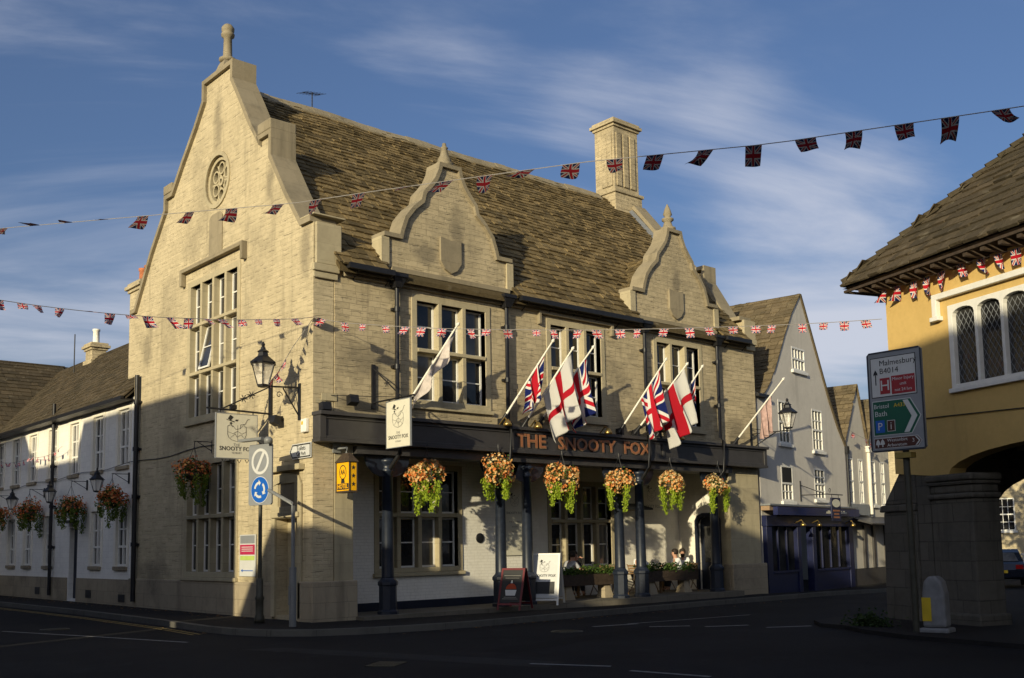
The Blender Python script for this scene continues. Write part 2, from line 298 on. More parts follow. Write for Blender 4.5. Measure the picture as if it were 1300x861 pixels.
# ------------------------------------------------------------------ mesh builder
IDENT = lambda p: p
GABLE = lambda p: (p[1], p[0], p[2])        # (along the side street, into the house, up)
def frame(ox, oy, deg, flip=False):          # x along the wall, y into the building, z up
    c, s = math.cos(R(deg)), math.sin(R(deg))
    if flip: return lambda p: (ox+p[0]*c+p[1]*s, oy+p[0]*s-p[1]*c, p[2])
    return lambda p: (ox+p[0]*c-p[1]*s, oy+p[0]*s+p[1]*c, p[2])
SHOP = frame(17.5, .1, 9)
MKT = frame(7.585, -11.785, 70, True)
class MB:
    def __init__(s, T=IDENT): s.v = []; s.f = []; s.tone = []; s.sm = []; s.T = T; s.uv = None; s.mi = []; s.cm = 0
    def add(s, vs, fs, tone=.5, smooth=False):
        n = len(s.v); s.v += [tuple(s.T(tuple(p))) for p in vs]
        for f in fs: s.f.append(tuple(i+n for i in f)); s.tone.append(tone); s.sm.append(smooth); s.mi.append(s.cm)
        return s
    def box(s, x0, x1, y0, y1, z0, z1, tone=.5):
        return s.add([(x0, y0, z0), (x1, y0, z0), (x1, y1, z0), (x0, y1, z0), (x0, y0, z1), (x1, y0, z1), (x1, y1, z1), (x0, y1, z1)],
                     [(0, 3, 2, 1), (4, 5, 6, 7), (0, 1, 5, 4), (1, 2, 6, 5), (2, 3, 7, 6), (3, 0, 4, 7)], tone)
    def hexa(s, p, tone=.5):      # 8 points: bottom 4, top 4
        return s.add(p, [(0, 3, 2, 1), (4, 5, 6, 7), (0, 1, 5, 4), (1, 2, 6, 5), (2, 3, 7, 6), (3, 0, 4, 7)], tone)
    def plate(s, outer, holes, y0, y1):   # polygon in the x-z plane with holes, between y0 and y1
        loops = [outer]+list(holes); pts = [p for l in loops for p in l]; n = len(pts)
        tri = tessellate_polygon([[Vector((p[0], p[1], 0)) for p in l] for l in loops])
        vs = [(p[0], y0, p[1]) for p in pts]+[(p[0], y1, p[1]) for p in pts]
        fs = [tuple(t) for t in tri]+[tuple(i+n for i in reversed(t)) for t in tri]
        k = 0
        for l in loops:
            m = len(l)
            for i in range(m): a, b = k+i, k+(i+1) % m; fs.append((a, b, b+n, a+n))
            k += m
        return s.add(vs, fs)
    def slab(s, pts, z0, z1):             # polygon in x-y
        n = len(pts); tri = tessellate_polygon([[Vector((p[0], p[1], 0)) for p in pts]])
        vs = [(p[0], p[1], z0+(p[2] if len(p) > 2 else 0)) for p in pts]+[(p[0], p[1], z1+(p[2] if len(p) > 2 else 0)) for p in pts]
        fs = [tuple(t) for t in tri]+[tuple(i+n for i in t) for t in tri]+[(i, (i+1) % n, (i+1) % n+n, i+n) for i in range(n)]
        return s.add(vs, fs)
    def tube(s, path, r, n=8, caps=True):
        P = [Vector(p) for p in path]; rs = r if isinstance(r, (list, tuple)) else [r]*len(P)
        base = []; vs = []
        up = Vector((0, 0, 1))
        for i, p in enumerate(P):
            d = (P[min(i+1, len(P)-1)]-P[max(i-1, 0)]).normalized()
            a = d.cross(up) if abs(d.dot(up)) < .95 else d.cross(Vector((0, 1, 0)))
            a.normalize(); b = d.cross(a)
            for k in range(n): t = 2*PI*k/n; vs.append(p+(a*math.cos(t)+b*math.sin(t))*rs[i])
        fs = []
        for i in range(len(P)-1):
            for k in range(n): k2 = (k+1) % n; fs.append((i*n+k, i*n+k2, (i+1)*n+k2, (i+1)*n+k))
        s.add(vs, fs, smooth=n > 5)
        if caps: s.add(vs[:n], [tuple(range(n-1, -1, -1))]); s.add(vs[-n:], [tuple(range(n))])
        return s
    def lathe(s, c, prof, n=16, sx=1, sy=1, smooth=True, rot=0):   # prof: (r, z)
        vs = []
        for r, z in prof:
            for k in range(n): t = 2*PI*k/n+rot; vs.append((c[0]+r*sx*math.cos(t), c[1]+r*sy*math.sin(t), c[2]+z))
        fs = []
        for i in range(len(prof)-1):
            for k in range(n): k2 = (k+1) % n; fs.append((i*n+k, i*n+k2, (i+1)*n+k2, (i+1)*n+k))
        fs.append(tuple(range(n-1, -1, -1))); fs.append(tuple(range((len(prof)-1)*n, len(prof)*n)))
        return s.add(vs, fs, smooth=smooth)
    def ribbon(s, pts, t, y0, y1):   # mitred band of thickness t (outwards = left of travel) following an open x-z polyline
        P = [Vector((p[0], p[1])) for p in pts]; O = []
        for i, p in enumerate(P):
            ds = []
            if i > 0: ds.append((P[i]-P[i-1]).normalized())
            if i < len(P)-1: ds.append((P[i+1]-P[i]).normalized())
            ns = [Vector((-d.y, d.x)) for d in ds]; n = sum(ns, Vector((0, 0))).normalized()
            O.append(p+n*t/max(.45, n.dot(ns[0])))
        vs = [];
        for a, b in zip(P, O): vs += [(a.x, y0, a.y), (b.x, y0, b.y), (b.x, y1, b.y), (a.x, y1, a.y)]
        fs = []
        for i in range(len(P)-1):
            for k in range(4): k2 = (k+1) % 4; fs.append((i*4+k, i*4+k2, i*4+4+k2, i*4+4+k))
        m = (len(P)-1)*4; fs += [(0, 3, 2, 1), (m, m+1, m+2, m+3)]
        return s.add(vs, fs)
    def mesh(s, name, fix=True):
        me = bpy.data.meshes.new(name); me.from_pydata(s.v, [], s.f); me.validate()
        ok = len(me.polygons) == len(s.f)
        if ok:
            me.polygons.foreach_set('use_smooth', s.sm); me.polygons.foreach_set('material_index', s.mi)
        if fix:
            bm = bmesh.new(); bm.from_mesh(me); bmesh.ops.recalc_face_normals(bm, faces=bm.faces); bm.to_mesh(me); bm.free()
        uvl = me.uv_layers.new(name='UVMap'); data = uvl.data
        if s.uv:
            for p in me.polygons:
                for li in p.loop_indices: data[li].uv = s.uv[me.loops[li].vertex_index]
        else:
            Z = Vector((0, 0, 1))
            for p in me.polygons:
                nrm = p.normal
                if abs(nrm.z) > .93: t, b = Vector((1, 0, 0)), Vector((0, 1, 0))
                else: t = Z.cross(nrm).normalized(); b = nrm.cross(t)
                for li in p.loop_indices:
                    co = me.vertices[me.loops[li].vertex_index].co; data[li].uv = (co.dot(t), co.dot(b))
        if ok and max(s.tone) != min(s.tone):
            at = me.attributes.new('tone', 'FLOAT', 'FACE'); at.data.foreach_set('value', s.tone)
        return me
def obj(name, mb, mat, parent=None, fix=True, bevel=0, **kw):
    me = mb.mesh(name, fix) if isinstance(mb, MB) else mb
    for mt in (mat if isinstance(mat, (list, tuple)) else [mat]): me.materials.append(mt)
    o = bpy.data.objects.new(name, me); COL.objects.link(o); o.parent = parent
    if bevel:
        b = o.modifiers.new('bevel', 'BEVEL'); b.width = bevel; b.segments = 2; b.limit_method = 'ANGLE'; b.angle_limit = R(50)
    for k, v in kw.items(): o[k] = v
    return o
def tag(o, label, cat, group=None):
    o['label'] = label; o['category'] = cat
    if group: o['group'] = group
    return o
def thing(name, label, cat, loc=(0, 0, 0), rotz=0, group=None):
    o = bpy.data.objects.new(name, None); COL.objects.link(o); o.location = loc; o.rotation_euler = (0, 0, rotz); o.empty_display_size = .2
    return tag(o, label, cat, group)
def struct(name, mb, mat): return obj(name, mb, mat, kind='structure')
def text_mesh(body, size, ext=.004, bold=0, align='CENTER', xs=1):
    c = bpy.data.curves.new('t', 'FONT'); c.body = body; c.size = size; c.extrude = ext; c.offset = bold; c.align_x = align; c.align_y = 'CENTER'; c.resolution_u = 2
    o = bpy.data.objects.new('t', c); COL.objects.link(o)
    dg = bpy.context.evaluated_depsgraph_get(); me = bpy.data.meshes.new_from_object(o.evaluated_get(dg)); bpy.data.objects.remove(o); bpy.data.curves.remove(c)
    if xs != 1: me.transform(Matrix.Diagonal((xs, 1, 1, 1)))
    return me
def facing(origin, right, up=(0, 0, 1)):   # matrix: local x -> right, local y -> up, local z -> out towards the reader
    r = Vector(right).normalized(); u = Vector(up).normalized(); n = r.cross(u)
    return Matrix(((r.x, u.x, n.x, origin[0]), (r.y, u.y, n.y, origin[1]), (r.z, u.z, n.z, origin[2]), (0, 0, 0, 1)))
def text(name, body, size, mtx, mat, parent, **k):
    me = text_mesh(body, size, **k); me.transform(mtx); me.materials.clear(); me.materials.append(mat)
    o = bpy.data.objects.new(name, me); COL.objects.link(o); o.parent = parent; return o
def rect(x0, x1, z0, z1): return [(x0, z0), (x1, z0), (x1, z1), (x0, z1)]
def tile_roof(mb, P0, along, up, L, H, course=.2, tw=.3, h=.042, keep=None, jit=1.):
    """rows of individual stone slates on a slope. P0 lower-left corner, unit vectors along and up, lengths L, H"""
    P0, along, up = Vector(P0), Vector(along).normalized(), Vector(up).normalized(); nrm = along.cross(up).normalized()
    if nrm.z < 0: nrm = -nrm
    y = 0.; k = 0
    while y < H-.02:
        ch = course*(1.25-.5*y/H); x = -random.random()*tw
        while x < L:
            w = tw*random.uniform(.55, 1.35); a, b = max(x, 0)+.006, min(x+w, L)-.006; x += w
            if b-a < .03: continue
            if keep and not keep((a+b)/2, y+ch/2): continue
            j = random.uniform(-.018, .018)*jit; hh = h*random.uniform(.7, 1.5); dz = random.uniform(-.006, .008)*jit
            y0 = y+j-.03; y1 = min(y+ch*1.15, H)
            q = lambda u, v, w_: P0+along*u+up*v+nrm*w_
            sk = random.uniform(-.008, .008)*jit
            vs = [q(a, y0, dz), q(b, y0+sk, dz), q(b, y1, -.01), q(a, y1, -.01), q(a, y0, hh+dz), q(b, y0+sk, hh+dz+sk*.6), q(b, y1, .014), q(a, y1, .014)]
            mb.add(vs, [(4, 5, 6, 7), (0, 1, 5, 4), (1, 2, 6, 5), (3, 0, 4, 7)], tone=random.random())
        y += ch; k += 1
    return mb

def mullion_window(parent, T, x0, x1, z0, z1, cols, rows, y=0, sw=.17, name='window', sashmat='white_paint', surr='ashlar', bars=1, openlight=None, depth=.2, label=None, rec=.0):
    """stone surround with mullions and transoms; a white sash with panes in every light. x0..x1,z0..z1 = glazed area; rows = z of transom centres"""
    s = MB(T); mw = .15
    mw = .12; outer = rect(x0-sw, x1+sw, z0-sw*.8, z1+sw); zs = [z0]+[z for r in rows for z in (r-.055, r+.055)]+[z1]
    cw = (x1-x0-mw*(cols-1))/cols; holes = []; lights = []
    for j in range(len(rows)+1):
        for i in range(cols):
            a = x0+i*(cw+mw); h = (a, a+cw, zs[2*j], zs[2*j+1]); lights.append((i, j)+h); holes.append(rect(*h))
    s.plate(outer, holes, y-.03, y+depth+.03)
    s.box(x0-sw-.04, x1+sw+.04, y-.10, y+.1, z0-sw*.8-.10, z0-sw*.8-.002)
    for r in rows: s.box(x0+.01, x1-.01, y-.055, y-.032, r-.045, r+.045)
    w = obj(name, s, M[surr], parent, bevel=.012)
    if label: w['label'] = label
    for i, j, a, b, c, d in lights:
        f = MB(T); bw = .05; yy = y+depth-.05; yb = yy+.045
        if openlight == (i, j):
            n = len(f.v)
        f.plate(rect(a+.002, b-.002, c+.002, d-.002), [rect(a+bw, b-bw, c+bw, d-bw)], yy, yb)
        for q in range(bars):
            zz_ = c+(d-c)*(q+1)/(bars+1); f.box(a+bw-.002, b-bw+.002, yy+.006, yb-.008, zz_-.016, zz_+.016)
        g = MB(T).box(a+bw-.01, b-bw+.01, yb-.014, yb-.004, c+bw-.01, d-bw+.01)
        if openlight == (i, j):      # top-hung casement swung out at its foot
            k = math.tan(R(12))
            f.v = [tilt(p, T, d, yy, k) for p in f.v]; g.v = [tilt(p, T, d, yy, k) for p in g.v]
        sa = obj('sash', f, M[sashmat], w); obj('pane', g, M['glass'], w)
    return w
def tilt(p, T, ztop, y, k):
    o = Vector(T((0, 0, 0))); e = Vector(T((0, 1, 0)))-o
    return tuple(Vector(p)-e*(ztop-p[2])*k)
def sash_window(parent, T, x0, x1, z0, z1, y=0, rev=.09, cols=2, rows=4, sill='ashlar', meet=True, name='window', frame='white_paint', surround=None, thick=.03):
    """white sliding sash set back in the wall, with a stone sill"""
    f = MB(T); b = .07
    f.plate(rect(x0, x1, z0, z1), [rect(x0+b, x1-b, z0+b, z1-b)], y+rev-.03, y+rev+.05)
    for i in range(1, cols): xx = x0+b+(x1-x0-2*b)*i/cols; f.box(xx-thick/2, xx+thick/2, y+rev-.015, y+rev+.03, z0+b, z1-b)
    for j in range(1, rows):
        zz_ = z0+b+(z1-z0-2*b)*j/rows; t = .035 if (meet and j == rows//2) else thick/2
        f.box(x0+b-.002, x1-b+.002, y+rev-.012+(-.02 if t > .03 else 0), y+rev+.028, zz_-t, zz_+t)
    w = obj(name, f, M[frame], parent)
    obj('pane', MB(T).box(x0+b-.01, x1-b+.01, y+rev+.02, y+rev+.027, z0+b-.01, z1-b+.01), M['glass'], w)
    if sill: obj('sill', MB(T).box(x0-.08, x1+.08, y-.09, y+.12, z0-.12, z0-.003), M[sill], w, bevel=.01)
    return w

# ------------------------------------------------------------------ ground
def gz(x): return -.022*min(max(x-17, 0), 14)
def sheet(poly, z, T=IDENT):
    mb = MB(T); n = len(poly); tri = tessellate_polygon([[Vector((p[0], p[1], 0)) for p in poly]])
    return mb.add([(p[0], p[1], z+gz(p[0])) for p in poly], [tuple(t) for t in tri])
road = MB()
xs_ = [-260, -60, -20, 0, 17, 24, 31, 60, 400]
for a, b in zip(xs_, xs_[1:]): road.add([(a, -260, -.18+gz(a)), (b, -260, -.18+gz(b)), (b, 400, -.18+gz(b)), (a, 400, -.18+gz(a))], [(0, 1, 2, 3)])
struct('road', road, M['asphalt'])
kerbline = [(-1.85, 60), (-1.8, 17.4), (-1.8, 10), (-2.0, 4), (-2.25, .7), (-2.2, -.5), (-1.9, -1.5), (-1.3, -2.2), (-.5, -2.62), (.8, -2.95), (2.2, -3.1), (6, -2.95), (11, -2.7), (17, -2.7), (22, -2.1), (31, -.6), (60, 4.5)]
pav = [(p[0], p[1]) for p in kerbline]+[(60, 30), (0.3, 30), (.3, 60)]
def pavement(name, line, close, mat):
    poly = line+close; n = len(poly); tri = tessellate_polygon([[Vector((p[0], p[1], 0)) for p in poly]])
    mb = MB(); mb.add([(p[0], p[1], -.055+gz(p[0])) for p in poly], [tuple(t) for t in tri]); return struct(name, mb, mat)
pavement('pavement', kerbline, [(60, 30), (31, 30), (17, 30), (.3, 30), (.3, 60)], M['pavement'])
kb = MB(); KP = [Vector((p[0], p[1])) for p in kerbline]; OL, IL = [], []
for i, p in enumerate(KP):
    d = (KP[min(i+1, len(KP)-1)]-KP[max(i-1, 0)]).normalized(); nn = Vector((d.y, -d.x)); OL.append(p+nn*.03); IL.append(p-nn*.13)
for i in range(len(KP)-1):
    a, b, c, d = OL[i], OL[i+1], IL[i+1], IL[i]; zA, zB = gz(a.x), gz(b.x)
    kb.hexa([(a.x, a.y, -.3+zA), (b.x, b.y, -.3+zB), (c.x, c.y, -.3+zB), (d.x, d.y, -.3+zA), (a.x, a.y, -.047+zA), (b.x, b.y, -.047+zB), (c.x, c.y, -.047+zB), (d.x, d.y, -.047+zA)])
struct('kerb', kb, M['kerb'])
struct('terrace_paving', MB().box(1.1, 15.7, -.42, 2.3, -.2, -.01), M['flags_floor'])
def strip(pts, w, z=-.172):
    mb = MB(); P = [Vector(p) for p in pts]
    for a, b in zip(P, P[1:]):
        d = (b-a).normalized(); n = Vector((-d.y, d.x))*w/2
        q = [a-n, b-n, b+n, a+n]; mb.add([(v.x, v.y, z+gz(v.x)) for v in q], [(0, 1, 2, 3)])
    return mb
mk = MB()
def addstrip(pts, w, z=-.174):
    t = strip(pts, w, z); mk.add(t.v, t.f)
for pts, w in [([(3.8, -5.17), (4.97, -5.4)], .13), ([(4.5, -6.15), (5.17, -6.7)], .13), ([(5.19, -7.08), (6.04, -7.56)], .13), ([(5.76, -8.21), (6.62, -8.71)], .13),
               ([(4.79, -5.25), (8.6, -5.75)], .07), ([(-1.73, -9.24), (-1.2, -10.4)], .1), ([(-1.4, -10.96), (-1.2, -12.2)], .1),
               ([(-6.2, 14), (-5.3, 5.2)], .09), ([(-5.2, 5.0), (-4.3, 1.5), (-3.6, -1.4)], .09)]: addstrip(pts, w)
struct('white_road_markings', mk, M['line_white'])
mk = MB()
yl = [(-2.25, 40), (-2.2, 15.7), (-2.2, 8.3), (-2.4, 2.5), (-2.6, .2)]
addstrip(yl, .07); addstrip([(x-.16, y) for x, y in yl], .07)
struct('yellow_road_lines', mk, M['line_yellow'])
isl = [(6.3, -9.7), (6.5, -9.0), (7.2, -8.4), (8.2, -8.3), (9.5, -8.9), (17, -11.6), (12.5, -24), (4.5, -22), (4.6, -14), (5.1, -11.6), (5.7, -10.4)]
mb = MB(); mb.slab(isl, -.3, -.1); struct('market_house_pavement', mb, M['pavement'])

# ------------------------------------------------------------------ the public house
pub = thing('public_house', 'large limestone corner inn with shaped gables, stone roof and dark arcade fascia', 'pub')
# gable wall, drawn in (y, z)
GOUT = [(0.02, -.3), (0.02, 9.32), (.52, 9.32), (1.28, 10.3), (2.1, 11.5), (2.1, 12.12), (2.62, 12.12), (2.62, 11.98), (3.25, 12.78), (3.8, 13.62), (4.3, 14.35), (4.3, 14.8),
        (5.95, 14.8), (5.95, 14.3), (6.5, 13.68), (7.35, 12.85), (8.05, 12.1), (8.5, 12.1), (8.5, 11.75), (9.5, 10.68), (10.35, 9.55), (10.72, 9.05), (11.1, 9.05), (11.1, 8.2), (10.82, 7.9), (10.82, -.3)]
def circle(cx, cz, r, n=28, ph=0): return [(cx+r*math.cos(2*PI*k/n+ph), cz+r*math.sin(2*PI*k/n+ph)) for k in range(n)]
rose_c = (5.2, 11.8); UW = (3.88, 6.76, 5.3, 9.05); LW = (3.9, 6.78, 1.02, 3.92)
gw = MB(GABLE).plate(GOUT, [rect(UW[0]-.02, UW[1]+.02, UW[2], UW[3]), rect(LW[0]-.02, LW[1]+.02, LW[2], LW[3]), circle(*rose_c, .7), rect(.62, 1.7, .02, 2.32)], 0, .55)
obj('gable_wall', gw, M['stone'], pub)
# front wall of the upper floor
D1, D2 = 4.05, 13.2
def dormer(cx):
    h = [(2.12, 9.32), (1.56, 9.32), (1.5, 9.55), (1.38, 9.88), (1.14, 10.18), (.86, 10.42), (.8, 10.66), (.62, 10.86), (.43, 11.1), (.3, 11.38), (.27, 11.52)]
    return [(cx-a, b) for a, b in h]+[(cx+a, b) for a, b in reversed(h)]
W1, W2, W3 = (2.98, 5.24, 5.28, 7.82), (7.66, 9.7, 5.28, 7.8), (12.24, 14.3, 5.28, 7.84)
fw = MB().plate([(.57, 4.0), (17.35, 4.0), (17.35, 8.42), (.57, 8.42)], [rect(a, b, c, d) for a, b, c, d in (W1, W2, W3)], 0.0, .5)
obj('front_wall', fw, M['stone_front'], pub)
for cx in (D1, D2):
    o = dormer(cx)
    g = MB().plate([(cx-1.95, 8.42)]+[(cx-1.95, 8.8)]+o+[(cx+1.95, 8.8), (cx+1.95, 8.42)], [], -.03, .36)
    dg_ = obj('dormer_gable', g, M['stone_front'], pub)
    c = MB().ribbon(o[0:], .11, -.12, .46); obj('coping', c, M['coping'], dg_)
    for sgn in (-1, 1):
        k = MB()
        a, b = sorted((cx+sgn*1.5, cx+sgn*2.26)); 
        q = sorted((cx+sgn*1.95, cx+sgn*2.18))
        k.box(q[0], q[1], -.08, .36, 8.55, 9.31); k.box(*sorted((cx+sgn*1.96, cx+sgn*2.08)), -.06, .3, 8.3, 8.549)
        obj('kneeler', k, M['ashlar'], dg_)
    f = MB(); f.lathe((cx, .16, 11.63), [(.26, 0), (.26, .1), (.17, .14), (.12, .3), (.2, .36), (.2, .41), (.08, .46), (.15, .55), (.1, .72), (.035, .86), (.02, .9)] if cx == D2 else [(.24, 0), (.24, .1), (.17, .14), (.19, .2), (.12, .32), (.08, .5), (.11, .53), (.06, .58), (.05, .66)], 10)
    obj('finial', f, M['coping'], dg_)
    sh = MB().plate([(cx-.34, 9.62), (cx-.34, 8.98), (cx-.2, 8.78), (cx, 8.68), (cx+.2, 8.78), (cx+.34, 8.98), (cx+.34, 9.62), (cx, 9.56)], [], -.1, -.032)
    obj('stone_shield', sh, M['coping'], dg_)
    sc = MB().box(cx-1.9, cx+2.0, -.13, -.034, 8.44, 8.56); sc.box(cx-1.9, cx+2.0, -.09, -.002, 8.10, 8.2); obj('string_course', sc, M['coping'], dg_)
# arcade walls below
GF1 = (2.72, 5.3, 1.05, 3.62); GF2 = (9.62, 12.28, .9, 3.4)
w = MB().plate([(1.1, -.3), (7.9, -.3), (7.9, 4.0), (1.1, 4.0)], [rect(*GF1)], 1.35, 1.65); obj('bay_wall', w, M['white_brick'], pub)
w = MB().plate([(7.9, -.3), (16.0, -.3), (16.0, 4.0), (7.9, 4.0)], [rect(*GF2)], 2.2, 2.5); w.box(7.6, 7.9, 1.655, 2.5, -.3, 4.0); obj('arcade_back_wall', w, M['cream_wall'], pub)
w = MB(lambda p: (p[1], p[0], p[2])).plate([(.5, -.3), (2.2, -.3), (2.2, 4.0), (.5, 4.0)], [[(.42+.1, .0), (1.36, .0), (1.36, 2.2), (1.28, 2.36), (1.1, 2.44), (.7, 2.44), (.58, 2.36), (.52, 2.2)]], 15.7, 15.98); obj('arcade_side_wall', w, M['cream_wall'], pub)
obj('door', MB().box(15.8, 15.86, .53, 1.35, .0, 2.43), M['navy'], pub); 
dr = bpy.data.objects['door']; obj('door_glass', MB().box(15.775, 15.799, .7, 1.18, .9, 2.1), M['glass'], dr)
obj('door_frame', MB(lambda p: (p[1], p[0], p[2])).plate([(.42, -.02), (.42, 2.3), (.5, 2.46), (.68, 2.55), (1.14, 2.55), (1.36, 2.46), (1.46, 2.3), (1.46, -.02)], [[(.54, 0.0), (.54, 2.2), (.62, 2.34), (.74, 2.42), (1.1, 2.42), (1.26, 2.34), (1.34, 2.2), (1.34, 0.0)]], 15.62, 15.699), M['navy'], dr)
obj('skirting', MB().box(1.35, 7.88, 1.33, 1.349, -.02, .2), M['navy'], pub)
pr = MB().box(.57, 1.08, 0.0, .5, -.3, 4.0).box(.552, 1.08, .5, 1.34, -.3, 4.0); obj('corner_pier', pr, M['ashlar'], pub)
pr = MB().box(15.98, 17.33, .02, 2.6, -.3, 4.0).box(15.7, 15.979, .02, .5, -.3, 4.0); obj('end_pier', pr, M['ashlar'], pub)
pl = MB(); pl.box(-.07, 1.16, -.09, -.002, -.3, .84); pl.box(-.07, -.002, -.002, .6, -.3, .84); pl.box(1.082, 1.16, -.002, .3, -.3, .84)
obj('plinth', pl, M['plinth'], pub, bevel=.03)
pl = MB(); pl.box(15.6, 17.5, -.1, .018, -.3, .84); pl.box(15.6, 15.698, .018, .3, -.3, .84); pl.box(17.352, 17.5, .018, .3, -.3, .84)
obj('plinth', pl, M['plinth'], pub, bevel=.03)
pl = MB().box(-.06, -.001, 1.82, 10.84, -.3, .78); obj('gable_plinth', pl, M['plinth'], pub, bevel=.02)
obj('arcade_ceiling', MB().box(1.09, 15.99, .51, 2.4, 4.01, 4.12), M['dark_wood'], pub)
# other shell walls (rear and far end), roof over them
obj('rear_wall', MB().box(.56, 17.3, 10.3, 10.8, -.3, 8.4), M['stone_front'], pub)
ew = MB(lambda p: (p[1], p[0], p[2])).plate([(.51, -.3), (10.29, -.3), (10.29, 8.8), (5.35, 14.9), (.51, 8.9)], [], 16.85, 17.34); 
obj('end_wall', ew, M['stone_front'], pub)
# roof
ez, ey, rz, ry = 8.36, -.3, 14.72, 5.35
upv = Vector((0, ry-ey, rz-ez)); HS = upv.length; upn = upv.normalized()
rf = MB()
def keep_main(u, v):
    X = .5+u; z = ez+upn.z*v; 
    for cx in (D1, D2):
        if z < 10.75 and abs(X-cx) < 2.05*(10.9-z)/2.5 + .0: return False
        if z < 8.95 and abs(X-cx) < 2.0: return False
    return True
tile_roof(rf, (.5, ey, ez), (1, 0, 0), upv, 16.3, HS, .22, .3, .05, keep_main)
def sag(x, z):
    k = max(0, min(1, (z-ez)/(rz-ez))); return -.06*math.sin(PI*(x-.5)/16.3)*k+.02*math.sin(x*1.7+z)*k*(1 if 1 < x < 16 else .3)
rf.v = [(v[0], v[1], v[2]+sag(v[0], v[2])) for v in rf.v]
roof = obj('roof', rf, M['tiles'], pub, fix=False)
ub = MB(lambda p: (p[1], p[0], p[2])).plate([(ey+.05, ez-.08), (ry, rz-.22), (11.0, 8.3), (11.0, 8.15), (ry, rz-.4), (ey+.05, ez-.2)], [], .56, 16.84)
obj('roof_deck', ub, M['tiles'], roof)
obj('rear_slope', MB().add([(.5, ry, rz-.15), (16.8, ry, rz-.15), (16.8, 11.1, 8.33), (.5, 11.1, 8.33)], [(0, 1, 2, 3)]), M['tiles'], roof)
rg = MB()
x = .55
while x < 15.3:
    L = random.uniform(.4, .55); j = random.uniform(-.015, .015)
    rg.add([(x, ry-.2, rz-.13+j), (x+L-.01, ry-.2, rz-.13+j), (x+L-.01, ry, rz+.1+j), (x, ry, rz+.1+j), (x, ry+.2, rz-.13+j), (x+L-.01, ry+.2, rz-.13+j), (x, ry-.2, rz-.2), (x+L-.01, ry-.2, rz-.2)], [(0, 1, 2, 3), (3, 2, 5, 4), (6, 7, 1, 0), (0, 3, 4, 6)], random.random()); x += L
rg.v = [(v[0], v[1], v[2]+sag(v[0], rz)) for v in rg.v]
obj('ridge_stones', rg, M['coping'], roof)
for cx in (D1, D2):      # little roofs behind the shaped gables
    dr_ = MB(); rz2 = 10.95; hw = 2.0; zb = 8.9
    sl_ = Vector((hw, 0, rz2-zb)); 
    for sg in (-1, 1):
        P0 = Vector((cx+sg*hw, .46, zb)); up = Vector((-sg*hw, 0, rz2-zb)); HH = up.length; un = up.normalized()
        def kp(u, v, un=un): z = zb+un.z*v; return .46+u < ey+(z-ez)*(ry-ey)/(rz-ez)+.25
        tile_roof(dr_, P0, (0, 1, 0), up, 2.6, HH, .2, .3, .036, kp)
    obj('dormer_roof', dr_, M['tiles'], roof, fix=False)
    dd = MB().hexa([(cx-hw, .37, zb-.3), (cx+hw, .37, zb-.3), (cx+hw, .42, zb-.3), (cx-hw, .42, zb-.3), (cx-hw, .37, zb-.02), (cx+hw, .37, zb-.02), (cx+hw, .42, zb-.02), (cx-hw, .42, zb-.02)])
    dd.add([(cx-hw, .45, zb-.03), (cx, .45, rz2-.03), (cx+hw, .45, zb-.03), (cx, 2.3, rz2-.03), (cx-hw, .5, zb-.03), (cx+hw, .5, zb-.03)], [(0, 1, 3, 4), (2, 5, 3, 1)])
    obj('dormer_deck', dd, M['tiles'], roof)
# gable copings
cp = MB(GABLE); T_ = .13
cp.ribbon([(p[0], p[1]) for p in GOUT[1:-3]], T_, -.1, .62)
gc = obj('gable_coping', cp, M['coping'], pub)
kn = MB(); kn.box(.551, .72, -.02, .5, 8.3, 9.31); kn.box(-.06, .66, -.10, -.0, 8.12, 8.3); kn.box(-.03, .64, -.05, .0, 7.96, 8.118); kn.box(.02, .72, -.08, -.001, 8.302, 9.31)
kn.box(-.1, .8, -.14, .55, 9.455, 9.5)
obj('kneeler', kn, M['ashlar'], pub, bevel=.02)
ap = MB(); ap.box(-.04, .5, 4.62, 5.62, 14.94, 15.0); ap.lathe((.22, 5.12, 15.0), [(.34, 0), (.27, .16), (.22, .24)], 4, smooth=False, rot=PI/4)
ap.lathe((.22, 5.12, 15.24), [(.19, 0), (.24, .05), (.24, .1), (.13, .16), (.125, .27), (.115, .72), (.18, .77), (.19, .84), (.15, .88), (.175, .92), (.18, 1.02), (.11, 1.11), (.02, 1.15)], 12)
obj('finial', ap, M['coping'], gc)
for a, b in ((1.98, 2.66), (8.02, 8.62)): obj('saddle_block', MB().box(-.12, .64, a, b, 12.24 if a < 4 else 12.24, 12.52), M['coping'], gc, bevel=.03)
# rose window
ro = MB(GABLE); c0 = rose_c
def ring(mb, c, r0, r1, y0, y1, n=28):
    mb.plate(circle(c[0], c[1], r1, n), [list(circle(c[0], c[1], r0, n))], y0, y1)
ring(ro, c0, .685, .8, -.04, -.001); ring(ro, c0, .58, .695, .06, .3)
for k in range(6):
    a = 2*PI*k/6+PI/6; q = (c0[0]+.38*math.cos(a), c0[1]+.38*math.sin(a)); ring(ro, q, .14, .185, .12, .24, 14)
    a2 = a+PI/6; ro.tube([(c0[0]+.08*math.cos(a2), .18, c0[1]+.08*math.sin(a2)), (c0[0]+.62*math.cos(a2), .18, c0[1]+.62*math.sin(a2))], .045, 6)
ring(ro, c0, .07, .14, .1, .26, 14)
rw = obj('rose_window', ro, M['ashlar'], pub)
obj('pane', MB(GABLE).plate(circle(c0[0], c0[1], .69), [], .3, .33), M['glass'], rw)
pn = MB(GABLE).plate([(4.82, 9.66), (5.6, 9.66), (5.6, 10.75), (5.45, 10.85), (4.97, 10.85), (4.82, 10.75)], [], -.035, -.001); obj('stone_panel', pn, M['coping'], pub, bevel=.01)
